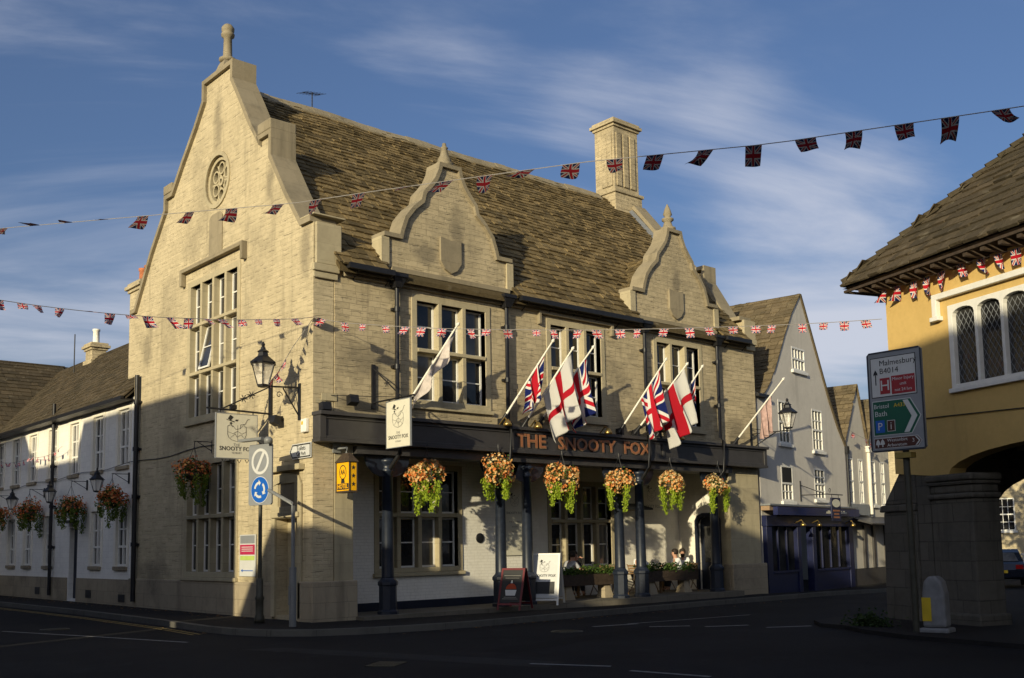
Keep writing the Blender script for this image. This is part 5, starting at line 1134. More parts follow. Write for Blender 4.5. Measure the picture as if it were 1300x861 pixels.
# local x runs right along the sign face, -y is out to the reader
obj('post', MB().tube([(-.1, .1, -.06), (-.1, .1, 2.66)], .045, 10), M['green_pole'], t)
obj('post_base', MB().lathe((-.1, .1, -.06), [(.12, 0), (.12, .1), (.09, .2), (.09, .5), (.11, .55), (.08, .62), (.08, .95), (.06, 1.0)], 12), M['green_pole'], t)
obj('backing', MB().plate([(-.36, 2.6), (.36, 2.6), (.4, 2.64), (.4, 3.96), (.36, 4.0), (-.36, 4.0), (-.4, 3.96), (-.4, 2.64)], [], 0, .04), M['sign_grey'], t)
def disc(parent, c, r, mat, y, name='disc', r0=None):
    m = MB()
    if r0: ring(m, c, r0, r, y-.004, y)
    else: m.plate(circle(c[0], c[1], r, 36), [], y-.004, y)
    return obj(name, m, M[mat], parent)
disc(t, (0, 2.95), .31, 'road_white', -.001); disc(t, (0, 2.95), .295, 'blue_sign', -.006)
for k in range(3):
    m = MB(); a0 = PI/2+2*PI*k/3+.15; a1 = a0+1.25
    A_ = [(.19*math.cos(a0+(a1-a0)*j/8), 2.95+.19*math.sin(a0+(a1-a0)*j/8)) for j in range(9)]; B_ = [(.135*math.cos(a0+(a1-a0)*j/8), 2.95+.135*math.sin(a0+(a1-a0)*j/8)) for j in range(9)]
    # arrows run clockwise, heads at the low-angle end
    hd_ = [(.235*math.cos(a0), 2.95+.235*math.sin(a0)), (.16*math.cos(a0-.42), 2.95+.16*math.sin(a0-.42)), (.09*math.cos(a0), 2.95+.09*math.sin(a0))]
    m.plate(hd_+B_+A_[::-1], [], -.016, -.011); obj('arrow', m, M['road_white'], t)
disc(t, (0, 3.6), .3, 'road_white', -.001, 'ring', .235); disc(t, (0, 3.6), .234, 'sign_grey', -.001)
obj('bar', MB().plate([(-.15, 3.42), (-.08, 3.38), (.16, 3.78), (.09, 3.82)], [], -.01, -.006), M['road_white'], t)
lt_ = MB(); lt_.tube([(0, .05, 4.0), (0, -.1, 4.08)], .02, 6); lt_.box(-.45, .35, -.28, -.1, 4.06, 4.12); lt_.lathe((.42, -.12, 3.98), [(.1, 0), (.1, .1), (.05, .15)], 12); obj('sign_light', lt_, M['grey_pole'], t)
t = thing('cranked_pole', 'pale grey cranked steel pole with a thicker base at the pub corner', 'pole', (-1.05, -.95, 0))
obj('pole', MB().tube([(0, 0, -.06), (0, 0, 1.2)], .075, 12).tube([(0, 0, 1.2), (0, 0, 2.52), (0, .06, 2.58), (0, 1.1, 2.92)], .04, 10), M['grey_pole'], t); obj('door_panel', MB().box(-.085, -.07, -.04, .04, .4, .8), M['grey_pole'], t)

# ------------------------------------------------------------------ A boards
def aboard(name, label, loc, rz, w, h, frame_m, panel_m, sp=.5, th=.035):
    t = thing(name, label, 'A-board', loc, rz, 'pavement A-boards')
    for sg, nm in ((-1, 'front_panel'), (1, 'rear_panel')):
        def T(p, sg=sg): k = sp*.5*(1-p[2]/h); return (p[0], sg*(k+.02)+sg*p[1], p[2])
        m = MB(T); m.plate([(-w/2, 0), (-w/2+.05, 0), (-w/2+.05, .12), (w/2-.05, .12), (w/2-.05, 0), (w/2, 0), (w/2, h), (-w/2, h)], [rect(-w/2+.05, w/2-.05, .17, h-.05)], -.0, th)
        f = obj(nm, m, M[frame_m], t); obj('board', MB(T).box(-w/2+.04, w/2-.04, .008, .022, .19, h-.04), M[panel_m], f)
        if sg < 0: Tf = T
        leg = MB(T); leg.box(-w/2, -w/2+.05, .0, th, -.0, .001)
    return t, Tf
t, Tf = aboard('chalk_board', 'dark red framed chalkboard with a pink cupcake drawing on the pavement', (5.55, -.68, -.05), R(-66), .66, 1.05, 'maroon', 'ink', .75)
pnt = lambda c, mat, nm, parent=t: obj(nm, MB(lambda p: Tf((p[0], .03, p[1]))).add([(a, b, 0) for a, b in c], [tuple(range(len(c)))]), M[mat], parent)
pnt([(-.13, .36), (.13, .36), (.16, .5), (-.16, .5)], 'road_white', 'drawing'); pnt([(.15*math.cos(a), .52+.14*math.sin(a)) for a in [PI*k/10 for k in range(11)]], 'flower_red', 'drawing'); pnt([(-.03, .67), (.03, .67), (.01, .74), (-.01, .74)], 'road_white', 'drawing')
for k, (a, b) in enumerate(((.24, .85), (.2, .79), (.22, .27), (.18, .31))): pnt([(-a, b), (a, b), (a*.96, b+.012), (-a*.97, b+.016)], 'pale_ink', 'chalk_line')
t, Tf = aboard('menu_board', 'tall white framed A-board with the inn crest beside the second pair of posts', (7.25, -.05, -.03), R(-55), .85, 1.38, 'white_paint', 'road_white', .9)
pnt([(-.3, .3), (.3, .3), (.3, .62), (-.3, .62)], 'ink', 'chalk_panel', t)
mt = Matrix.Translation((0, -.14, 0)); crest(t, Matrix(((1, 0, 0, 0), (0, .326, -1, -.02-.45*(1-1.02/1.38)-.045), (0, 1, 0, 1.02), (0, 0, 0, 1))), .42, 'ink')
me = text_mesh('SNOOTY FOX', .1, .001); me.transform(Matrix(((1, 0, 0, 0), (0, .326, -1, -.02-.45*(1-.78/1.38)-.045), (0, 1, 0, .78), (0, 0, 0, 1)))); me.materials.clear(); me.materials.append(M['ink']); o = bpy.data.objects.new('lettering', me); COL.objects.link(o); o.parent = t

# ------------------------------------------------------------------ direction sign, bollard, weeds by the market hall
t = thing('direction_sign', 'tall grey direction sign with white green and brown panels on a post', 'road sign', (5.6, -11.4, 0), R(-90))
# local x right, -y towards the reader. centre of the plate at x=0
obj('post', MB().tube([(.08, .1, -.15), (.08, .1, 3.3)], .06, 12), M['green_pole'], t)
obj('plate', MB().plate([(-.5, 3.2), (.48, 3.2), (.53, 3.25), (.53, 5.04), (.48, 5.09), (-.5, 5.09), (-.55, 5.04), (-.55, 3.25)], [], 0, .05), M['sign_grey'], t)
obj('plate_edge', MB().plate([(-.5, 3.2), (.48, 3.2), (.53, 3.25), (.53, 5.04), (.48, 5.09), (-.5, 5.09), (-.55, 5.04), (-.55, 3.25)], [rect(-.52, .5, 3.23, 5.06)], -.006, -.001), M['post_blue'], t)
def panel(pts, mat, y, nm='panel'): return obj(nm, MB().plate(pts, [], y-.003, y), M[mat], t)
panel(rect(-.48, .42, 4.22, 4.98), 'ink', -.001); panel(rect(-.465, .405, 4.235, 4.965), 'road_white', -.005)
tx = lambda s_, sz, x, z, mat, al='LEFT', y=-.011: text('lettering', s_, sz, facing((x, y, z), (1, 0, 0)), M[mat], t, ext=.001, align=al)
tx('Malmesbury', .15, -.3, 4.86, 'ink'); tx('B4014', .15, -.3, 4.71, 'ink')
obj('arrow', MB().plate([(-.39, 4.46), (-.37, 4.46), (-.37, 4.66), (-.34, 4.64), (-.34, 4.68), (-.38, 4.75), (-.42, 4.68), (-.42, 4.64), (-.39, 4.66)], [], -.012, -.009), M['ink'], t)
panel(rect(-.3, -.1, 4.28, 4.58), 'red_sign', -.009); tx('H', .28, -.2, 4.43, 'road_white', 'CENTER', -.014)
panel(rect(-.07, .39, 4.26, 4.6), 'red_sign', -.009); tx('Minor Injury', .085, .16, 4.54, 'road_white', 'CENTER', -.014); tx('unit', .085, .16, 4.44, 'road_white', 'CENTER', -.014); tx('not 24 hrs', .08, .16, 4.33, 'road_white', 'CENTER', -.014)
panel([(-.48, 3.5), (.28, 3.5), (.47, 3.82), (.28, 4.16), (-.48, 4.16)], 'road_white', -.001); panel([(-.465, 3.515), (.27, 3.515), (.45, 3.82), (.27, 4.145), (-.465, 4.145)], 'green_sign', -.005)
panel([(.13, 3.53), (.23, 3.53), (.4, 3.82), (.23, 4.13), (.13, 4.13), (.29, 3.82)], 'road_white', -.009, 'chevron')
tx('Bristol', .115, -.45, 4.05, 'road_white', y=-.01); tx('Bath', .14, -.44, 3.91, 'road_white', y=-.01); tx('A433', .105, -.05, 4.045, 'yellow_box', y=-.01)
panel(rect(-.43, -.25, 3.56, 3.79), 'blue_sign', -.009); tx('P', .2, -.34, 3.67, 'road_white', 'CENTER', -.014); panel(rect(-.2, -.04, 3.57, 3.78), 'road_white', -.009); panel(rect(-.19, -.05, 3.58, 3.77), 'brown_sign', -.0125); tx('i', .2, -.12, 3.67, 'road_white', 'CENTER', -.017)
panel([(-.48, 3.26), (.38, 3.26), (.46, 3.36), (.38, 3.46), (-.48, 3.46)], 'road_white', -.001); panel([(-.47, 3.27), (.375, 3.27), (.45, 3.36), (.375, 3.45), (-.47, 3.45)], 'brown_sign', -.005)
tx('Westonbirt', .085, -.22, 3.405, 'road_white', y=-.01); tx('Arboretum', .085, -.22, 3.315, 'road_white', y=-.01); tx('3', .1, .27, 3.37, 'road_white', y=-.01)
panel([(.33, 3.28), (.36, 3.28), (.43, 3.36), (.36, 3.44), (.33, 3.44), (.4, 3.36)], 'road_white', -.009, 'chevron')
for xx in (-.4, -.31): panel([(xx-.01, 3.29), (xx+.01, 3.29), (xx+.01, 3.33), (xx+.045, 3.34), (xx+.03, 3.4), (xx, 3.44), (xx-.03, 3.4), (xx-.045, 3.34), (xx-.01, 3.33)], 'road_white', -.009, 'tree_symbol')
obj('clip', MB().box(-.08, .24, -.03, .16, 3.06, 3.16), M['brass_dull'], t)
t = thing('bollard', 'squat grey illuminated traffic bollard with a yellow side panel by the stone pier', 'bollard', (5.95, -11.75, -.1), R(-80))
m = MB(lambda p: (p[0], p[1], p[2])).plate([(-.21, .08), (-.2, .7), (-.16, .9), (-.08, 1.0), (.08, 1.0), (.16, .9), (.2, .7), (.21, .08)], [], -.16, .16); obj('body', m, M['bollard'], t, bevel=.05)
obj('base', MB().box(-.26, .26, -.22, .22, -.02, .079), M['bollard'], t, bevel=.03); obj('side_panel', MB().box(-.2, -.04, -.172, -.161, .2, .62), M['yellow_box'], t)
mb = MB(); rnd = random.Random(3)
for i in range(900):
    a = rnd.uniform(0, 2*PI); r_ = abs(rnd.gauss(0, .2)); leafq(mb, Vector((6.45+r_*math.cos(a)*.7, -10.15+r_*math.sin(a)*1.3, -.1+abs(rnd.gauss(0, .1)))), .07, rnd, rnd.random())
o = obj('weeds', mb, M['leaf_dark'], fix=False); tag(o, 'low patch of dark weeds at the foot of the buttress', 'weeds'); o['kind'] = 'stuff'

# ------------------------------------------------------------------ flags on poles along the fascia
def flagpole(i, base, tip, label):
    t = thing('flagpole', label, 'flagpole', base, 0, 'flagpoles along the fascia'); d = Vector(tip)-Vector(base)
    n = d.normalized(); obj('pole', MB().tube([tuple(n*-.15), tuple(d*.6), tuple(d*.96)], [.032, .028, .024], 8), M['pole_white'], t)
    obj('finial', MB().tube([tuple(d*.955), tuple(d*.97), tuple(d*.985), tuple(d)], [.03, .05, .035, .006], 8), M['pole_white'], t)
    b = MB(); b.tube([tuple(n*-.2), tuple(n*.12)], .05, 8); b.box(-.05, .05, -.02, .22, -.28, -.02); b.tube([(0, .1, -.2), tuple(n*.3)], .014, 5); obj('socket', b, M['black_iron'], t)
    return t, d
def cloth(name, label, base, d, mat, u0, u1, drop, seed, gather=.5, drift=0, group='national flags on the inn poles', flip=False):
    """cloth tied along the upper pole from fraction u0 (near tip) to u1, hanging down"""
    rnd = random.Random(seed); t = thing(name, label, 'flag', base, 0, group); nu, nv = 22, 34; m = MB(); uv = []
    ph = rnd.uniform(0, 6); vs = []
    B = Vector((0, 0, 0)); n = d.normalized(); mid = d*((u0+u1)/2)
    side = Vector((n.x, n.y, 0)).normalized()
    for j in range(nv+1):
        v = j/nv
        for i in range(nu+1):
            u = i/nu; H = d*(u0+(u1-u0)*u)
            target = mid+side*((.5-u)*abs(u0-u1)*d.length*.45)
            k = gather*min(1, v*1.6); p = H.lerp(Vector((target.x, target.y, H.z*(1-.25*v)+target.z*.25*v)), k)
            p += Vector((0, 0, -drop*v*(1-.12*u*v)))
            amp = .03+.11*v; a = u*2*PI*2.2+ph+v*1.5
            p += Vector((.35*amp*math.cos(a), amp*math.sin(a), .01*math.sin(a*2)))+Vector((.05*math.sin(v*4+ph)*v, .05*v, 0))+side*drift*v
            vs.append(p); uv.append((v if not flip else v, 1-u))
    fs = [(j*(nu+1)+i, j*(nu+1)+i+1, (j+1)*(nu+1)+i+1, (j+1)*(nu+1)+i) for j in range(nv) for i in range(nu)]
    m.add(vs, fs, smooth=True); m.uv = uv; o = obj('cloth', m, M[mat], t, fix=False); so = o.modifiers.new('t', 'SOLIDIFY'); so.thickness = .004
    return t
FP = [((2.57, -.25, 5.2), (3.41, -1.2, 7.11)), ((5.66, -.25, 4.98), (6.67, -1.2, 7.09)), ((6.45, -.25, 4.93), (7.41, -1.2, 6.96)), ((7.0, -.25, 4.99), (8.22, -1.2, 7.09)), ((10.29, -.25, 5.0), (11.31, -1.2, 7.07)), ((10.99, -.25, 5.0), (12.3, -1.2, 7.03)), ((12.0, -.25, 5.0), (13.03, -1.2, 7.03)), ((15.85, -.25, 4.91), (17.37, -1.2, 7.04))]
FL = ['white flagpole in front of the left dormer window holding a furled pale flag', 'white flagpole left of the middle group with a twisted union flag', 'white flagpole in the middle group holding the red cross flag', 'white flagpole in the middle group nearest the middle window', 'leftmost white flagpole of the right group, just left of the third downpipe', 'white flagpole with a red cross flag in the right group', 'rightmost white flagpole of the right group before the right window', 'white flagpole leaning past the right end of the inn']
fd = []
for i, (b_, t_) in enumerate(FP): fd.append(flagpole(i, b_, t_, FL[i])[1])
cloth('furled_flag', 'furled off white flag hanging close along the left flagpole', FP[0][0], fd[0], 'cloth_white', .95, .1, .55, 1, .3)
cloth('union_flag', 'union flag twisted round the left pole of the middle group', FP[1][0], fd[1], 'union', .78, .42, 1.0, 2, .72)
cloth('red_cross_flag', 'large white flag with a red cross in the middle group', FP[2][0], fd[2], 'george', .94, .36, 1.6, 3, .2, .3)
cloth('union_flag', 'union flag with a long blue tail at the right of the middle group', FP[3][0], fd[3], 'union', .86, .4, 1.45, 4, .5, .3)
cloth('union_flag', 'union flag hanging from the left pole of the right group', FP[4][0], fd[4], 'union', .82, .4, 1.45, 5, .65, .2)
cloth('red_cross_flag', 'narrow white flag with a red cross in the right group', FP[5][0], fd[5], 'george', .9, .36, 1.6, 6, .4, .42)
cloth('union_flag', 'dark folded union flag at the right of the right group', FP[6][0], fd[6], 'union', .85, .45, 1.35, 7, .75)
cloth('faded_flag', 'narrow faded pink flag on the last pole in front of the grey house', FP[7][0], fd[7], 'cloth_pink', .75, .5, 1.25, 8, .9)

# ------------------------------------------------------------------ bunting
def bunting(label, pts, sag, n, fw_, fh, mat, seed, lift=0., skip=(), group='strings of flag bunting', jit=.3, frac=None, wind=None):
    rnd = random.Random(seed); t = thing('bunting', label, 'bunting', (0, 0, 0), 0, group)
    P = [Vector(p) for p in pts]; L = [0]
    for a, b in zip(P, P[1:]): L.append(L[-1]+(b-a).length)
    def at(s):
        s *= L[-1]
        for i in range(len(P)-1):
            if s <= L[i+1]+1e-9:
                k = (s-L[i])/(L[i+1]-L[i]); return P[i].lerp(P[i+1], k)+Vector((0, 0, -sag*4*k*(1-k)))
    obj('cord', MB().tube([at(i/60) for i in range(61)], .007, 4, False), M['rope'], t)
    fr = frac or [(i+.5+rnd.uniform(-.22, .22))/n for i in range(n)]
    for i, s in enumerate(fr):
        c = at(s); d = (at(min(s+.004, 1))-at(max(s-.004, 0))).normalized(); w = fw_*rnd.uniform(.75, 1.1); h = fh*rnd.uniform(.75, 1.15)
        side = d.cross(Vector((0, 0, 1))).normalized()
        tl = (lift(s) if callable(lift) else lift)+rnd.gauss(0, jit); down = (Vector((0, 0, -math.cos(tl)))+side*math.sin(tl)+d*rnd.gauss(0, .18)).normalized()
        vs = []; uv = []; nu, nv = 7, 5; ph = rnd.uniform(0, 6); am = rnd.uniform(.02, .09)*fh/.25
        for b in range(nv+1):
            for a in range(nu+1):
                u, v = a/nu, b/nv; p = d*((u-.5)*w*(1-.12*v))+down*h*v+side*(am*v*math.sin(u*4+ph+v*2))+d*(w*.25*am/.05*v*v*math.sin(ph)); vs.append(p); uv.append((u, 1-v))
        m = MB(); m.add(vs, [(b*(nu+1)+a, b*(nu+1)+a+1, (b+1)*(nu+1)+a+1, (b+1)*(nu+1)+a) for b in range(nv) for a in range(nu)], smooth=True); m.uv = uv
        o = obj('flag', m, M[mat], t, fix=False); o.location = c
    return t
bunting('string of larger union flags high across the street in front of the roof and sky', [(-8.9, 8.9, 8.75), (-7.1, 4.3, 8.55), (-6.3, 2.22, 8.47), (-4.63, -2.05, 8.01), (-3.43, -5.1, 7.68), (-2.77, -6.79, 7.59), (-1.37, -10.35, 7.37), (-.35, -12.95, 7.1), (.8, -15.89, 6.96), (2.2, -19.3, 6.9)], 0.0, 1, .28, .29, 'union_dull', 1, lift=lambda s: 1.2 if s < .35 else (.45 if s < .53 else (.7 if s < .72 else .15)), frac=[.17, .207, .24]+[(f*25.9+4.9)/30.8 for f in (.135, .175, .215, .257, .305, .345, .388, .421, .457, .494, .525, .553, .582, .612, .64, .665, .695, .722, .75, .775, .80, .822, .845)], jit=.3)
bunting('string of small union flags from the left across the gable to the pub corner', [(-7.4, -.9, 6.22), (-5.2, -.6, 6.29), (-3.0, -.35, 6.5), (-1.3, -.15, 6.75), (0, 0, 7.0)], 0.02, 17, .22, .24, 'union', 2, lift=.5, jit=.35)
bunting('string of small union flags from the pub corner along the front to the market hall', [(0, -.02, 7.0), (.45, -.54, 6.83), (1.97, -2.36, 6.57), (4.28, -5.12, 6.36), (6.7, -8.0, 6.28), (8.2, -9.8, 6.3)], 0.01, 26, .2, .2, 'union', 3, jit=.2)
mk_ = lambda s, z: MKT((s, -.16, z))
bunting('string of union flags under the eaves of the yellow market hall', [mk_(2.05, 6.92), mk_(-.2, 6.9), mk_(-3.4, 6.88)], .05, 13, .22, .34, 'union', 4, jit=.08)
bunting('short dangling tail of small union flags by the lantern', [(-.02, .02, 6.95), (-.35, .35, 6.3), (-.6, .6, 5.7), (-.9, .45, 5.42)], 0.0, 5, .2, .22, 'union', 6, jit=.6, frac=[.62, .75, .84, .93])
bunting('far string of tiny flags along the eaves of the white house', [(-.3, 16.5, 5.3), (-.25, 20, 5.2), (-.25, 25, 5.4)], .15, 14, .2, .2, 'union', 7, jit=.3)
bunting('short string of small flags past the twin gables', [SHOP((7.6, -.3, 5.9)), SHOP((12.5, -.6, 5.6))], .2, 6, .25, .25, 'union', 8, jit=.3)

# ------------------------------------------------------------------ shop details
t = thing('shop_sign', 'small purple hanging sign with a white oval on the grey gabled house', 'hanging sign', SHOP((4.0, 0, 3.0)), R(9))
obj('board', MB().box(-.42, .42, -1.05, -1.0, -.75, .1), M['shop_navy'], t, bevel=.01)
obj('oval', MB(lambda p: (p[0], -1.055+p[1], p[2])).plate([(.36*math.cos(2*PI*k/24), -.1+.15*math.sin(2*PI*k/24)) for k in range(24)], [], 0, .004), M['sign_white'], t)
for k, w_ in enumerate((.3, .22, .26)): obj('text_line', MB().box(-w_, w_, -1.055, -1.051, -.4-.12*k, -.34-.12*k), M['copper_letters'], t)
b = MB(); b.tube([(-.7, -.02, .22), (-.7, -1.02, .22), (.7, -1.02, .22)], .02, 6); b.box(-.72, -.68, -.03, 0, .0, .75); b.tube([(-.7, 0, .6), (-.7, -.9, .24)], .015, 5); b.tube([(-.3, -1.02, .22), (-.3, -1.02, .1)], .01, 4); b.tube([(.3, -1.02, .22), (.3, -1.02, .1)], .01, 4)
for k in range(8): b.tube([(-.45+.08*math.cos(k), -1.02, .36+.08*math.sin(k)), (-.45+.08*math.cos(k+1), -1.02, .36+.08*math.sin(k+1))], .01, 4)
obj('bracket', b, M['black_iron'], t)
def ang_text(name, body, size, p, parent, mat, **k): return text(name, body, size, facing(p, (math.cos(R(9)), math.sin(R(9)), 0)), M[mat], parent, **k)
lb_ = MB(SHOP); xx = 4.4
while xx < 6.3: wd = random.uniform(.05, .12); lb_.box(xx, xx+wd, -.505, -.501, 2.55, 2.55+random.choice((.07, .07, .11))); xx += wd+.03
obj('blurred_lettering', lb_, M['sign_white'], sp)

# ------------------------------------------------------------------ terrace furniture and drinkers
def skin_mesh(name, V, E, rad, mat, parent, sub=2, root=0):
    me = bpy.data.meshes.new(name); me.from_pydata([tuple(v) for v in V], E, []); me.materials.append(M[mat])
    o = bpy.data.objects.new(name, me); COL.objects.link(o); o.parent = parent
    sk = o.modifiers.new('skin', 'SKIN'); sk.use_smooth_shade = True
    for i, r_ in enumerate(rad):
        q = r_ if isinstance(r_, tuple) else (r_, r_); me.skin_vertices[0].data[i].radius = q; me.skin_vertices[0].data[i].use_root = (i == root)
    so = o.modifiers.new('sub', 'SUBSURF'); so.levels = sub; so.render_levels = sub
    return o
def seated(label, loc, rz, shirt='shirt_white', beard=False, lean=.18, armfwd=.42, hair='hair', elbow_up=0., standing=False):
    """adult figure in local space, facing +y. Seated: seat surface at z .45"""
    t = thing('person', label, 'person', loc, rz)
    hz = .55 if not standing else .95
    pel = Vector((0, 0, hz)); ch = pel+Vector((0, lean, .40)); nk = ch+Vector((0, lean*.25, .15)); hd0 = nk+Vector((0, .02, .08)); hd1 = hd0+Vector((0, .03, .13))
    V = [pel, pel+Vector((0, lean*.4, .18)), ch, nk, hd0, hd1]; E = [(0, 1), (1, 2), (2, 3), (3, 4), (4, 5)]
    rad = [(.15, .12), (.14, .105), (.16, .11), .055, (.075, .085), (.085, .1)]
    def chain(start, pts, rs):
        k = start
        for p, r_ in zip(pts, rs): V.append(p); rad.append(r_); E.append((k, len(V)-1)); k = len(V)-1
        return k
    hands = []
    for s in (-1, 1):
        sh = ch+Vector((s*.18, 0, .08)); el = sh+Vector((s*.06, armfwd*.45, -.24+elbow_up*(s > 0))); wr = el+Vector((-s*.08, armfwd*.55, .05+elbow_up*.8*(s > 0)))
        k = chain(2, [sh, el, wr, wr+Vector((-s*.01, .07, -.01))], [.055, .042, .03, (.035, .02)])
        for f in range(4): chain(k, [V[k]+Vector((s*(-.025+.017*f), .05-.005*abs(f-1.5), -.01)), V[k]+Vector((s*(-.025+.017*f), .075-.008*abs(f-1.5), -.03))], [.009, .008])
        chain(k-1, [V[k-1]+Vector((-s*.04, .035, 0)), V[k-1]+Vector((-s*.045, .065, -.01))], [.011, .009])
        if not standing: chain(0, [pel+Vector((s*.1, .03, -.02)), pel+Vector((s*.12, .42, -.02)), pel+Vector((s*.13, .45, -.42)), pel+Vector((s*.13, .56, -.47))], [.085, .062, .045, (.04, .03)])
        else: chain(0, [pel+Vector((s*.1, 0, -.05)), pel+Vector((s*.11, .02+.06*s, -.45)), pel+Vector((s*.11, -.02+.1*s, -.88)), pel+Vector((s*.11, .1+.1*s, -.92))], [.09, .06, .045, (.04, .03)])
    skin_mesh('body', V, E, rad, 'skin', t)
    # clothing
    V2 = [pel+Vector((0, 0, .02)), V[1], ch, nk+Vector((0, -.01, -.04))]; E2 = [(0, 1), (1, 2), (2, 3)]; r3 = [(.175, .14), (.165, .125), (.18, .13), (.07, .07)]
    for s in (-1, 1):
        sh = ch+Vector((s*.18, 0, .08)); el = sh+Vector((s*.06, armfwd*.45, -.24+elbow_up*(s > 0))); V2 += [sh, sh.lerp(el, .75)]; n = len(V2); E2 += [(2, n-2), (n-2, n-1)]; r3 += [.075, .065]
    skin_mesh('shirt', V2, E2, r3, shirt, t, root=0)
    V3 = [pel]; E3 = []; r4 = [(.165, .135)]
    for s in (-1, 1):
        pts = [pel+Vector((s*.1, .03, -.02)), pel+Vector((s*.12, .42, -.02)), pel+Vector((s*.13, .45, -.4))] if not standing else [pel+Vector((s*.1, 0, -.05)), pel+Vector((s*.11, .02+.06*s, -.45)), pel+Vector((s*.11, -.02+.1*s, -.86))]
        k = 0
        for p, r_ in zip(pts, [.1, .08, .07]): V3.append(p); r4.append(r_); E3.append((k, len(V3)-1)); k = len(V3)-1
    skin_mesh('trousers', V3, E3, r4, 'trousers', t)
    h = MB(); c = hd0+Vector((0, -.012, .085)); h.lathe(tuple(c), [(.1, -.06), (.112, -.01), (.108, .05), (.08, .1), (.03, .125)], 16, sx=.95, sy=1.05); h.v = [(v[0], min(v[1], c.y+.06) if v[2] < c.z+.04 else v[1], v[2]) for v in h.v]
    obj('hair', h, M[hair], t)
    f = MB(); fy = hd1.y+.095; fz = hd0.z+.055
    f.lathe((-.033, fy-.012, fz+.02), [(.004, -.007), (.012, 0), (.004, .007)], 8); f.lathe((.033, fy-.012, fz+.02), [(.004, -.007), (.012, 0), (.004, .007)], 8); obj('eyes', f, M['ink'], t)
    n_ = MB().add([(-.014, fy-.01, fz-.03), (.014, fy-.01, fz-.03), (0, fy+.02, fz-.028), (0, fy-.006, fz+.02)], [(0, 1, 2), (0, 2, 3), (1, 3, 2), (0, 3, 1)]); obj('nose', n_, M['skin'], t)
    m_ = MB().box(-.022, .022, fy-.012, fy-.002, fz-.055, fz-.047); obj('mouth', m_, M['red_sign'], t)
    if beard: obj('beard', MB().lathe((0, hd0.y+.07, hd0.z-.015), [(.03, -.08), (.07, -.03), (.075, .02), (.05, .045)], 12, sy=.7), M['hair'], t)
    return t
def table(label, loc, rz):
    t = thing('pub_table', label, 'table', loc, rz, 'wooden tables on the inn terrace'); m = MB()
    for i in range(6): m.box(-.4+i*.135, -.4+i*.135+.12, -.55, .55, .71, .74)
    obj('table_top', m, M['wood'], t)
    for a in (-.33, .33):
        for b in (-.45, .45): obj('leg', MB().box(a-.03, a+.03, b-.03, b+.03, 0, .709), M['wood'], t)
    for i, (a, b) in enumerate(((.1, .2), (-.15, -.25), (.15, -.1))):
        tag(obj('glass', MB().lathe((0, 0, 0), [(.025, 0), (.034, .13)], 10), M['gold' if i else 'lampglass']), ['clear glass', 'beer glass', 'cider glass'][i]+' on the '+label, 'glass', 'drinks on the tables')
        o = bpy.data.objects[-1] if False else COL.objects[-1]; o.location = Vector(loc)+Vector((a, b, .742))
    return t
def chair(label, loc, rz):
    t = thing('folding_chair', label, 'chair', loc, rz, 'wooden folding chairs on the inn terrace')
    s = MB(); [s.box(-.21, .21, -.2+i*.085, -.2+i*.085+.065, .43, .45) for i in range(5)]; obj('seat', s, M['wood'], t)
    b = MB(); [b.box(-.2, .2, -.27, -.25, .58+i*.085, .58+i*.085+.06) for i in range(4)]; obj('backrest', b, M['wood'], t)
    for sx in (-.22, .22): obj('leg', MB().tube([(sx, -.28, .92), (sx, .2, 0)], .016, 5), M['wood'], t); obj('leg', MB().tube([(sx, .18, .46), (sx, -.24, 0)], .016, 5), M['wood'], t)
    return t
table('table by the arcade window', (10.1, 1.45, 0), R(90)); table('table before the sunlit arcade wall', (13.6, 1.25, 0), R(90))
for lb, x, y, rz in (('chair left of the table by the window', 9.35, 1.4, -90), ('chair behind the table by the window', 10.1, 1.98, 180), ('chair with its back to the first pair of right hand posts', 10.75, 1.3, 90), ('lone chair seen between the paired posts', 11.55, 1.2, -60),
                     ('chair left of the table before the sunlit wall', 12.75, 1.5, -90), ('chair behind the table before the sunlit wall', 13.6, 1.8, 180), ('chair nearest the last post', 14.5, .9, 90), ('chair beside the dark blue door', 14.75, 1.55, 100)): chair(lb, (x, y, 0), R(rz))
seated('person with dark hair in a grey top leaning over the left terrace table', (9.35, 1.4, 0), R(-90), 'shirt_grey', lean=.28)
seated('person in a dark grey top behind the left terrace table with a raised hand', (10.1, 1.95, 0), R(180), 'trousers', elbow_up=.2)
seated('person in a sunlit white top behind the right planter', (12.8, 1.55, 0), R(-90), 'shirt_white', lean=.1)
seated('person in a white top seen from behind near the blue door', (14.05, .85, 0), R(60), 'shirt_white', lean=.12)
seated('bearded person in a white top beside the blue door', (14.8, 1.35, 0), R(130), 'shirt_white', beard=True, lean=.02)
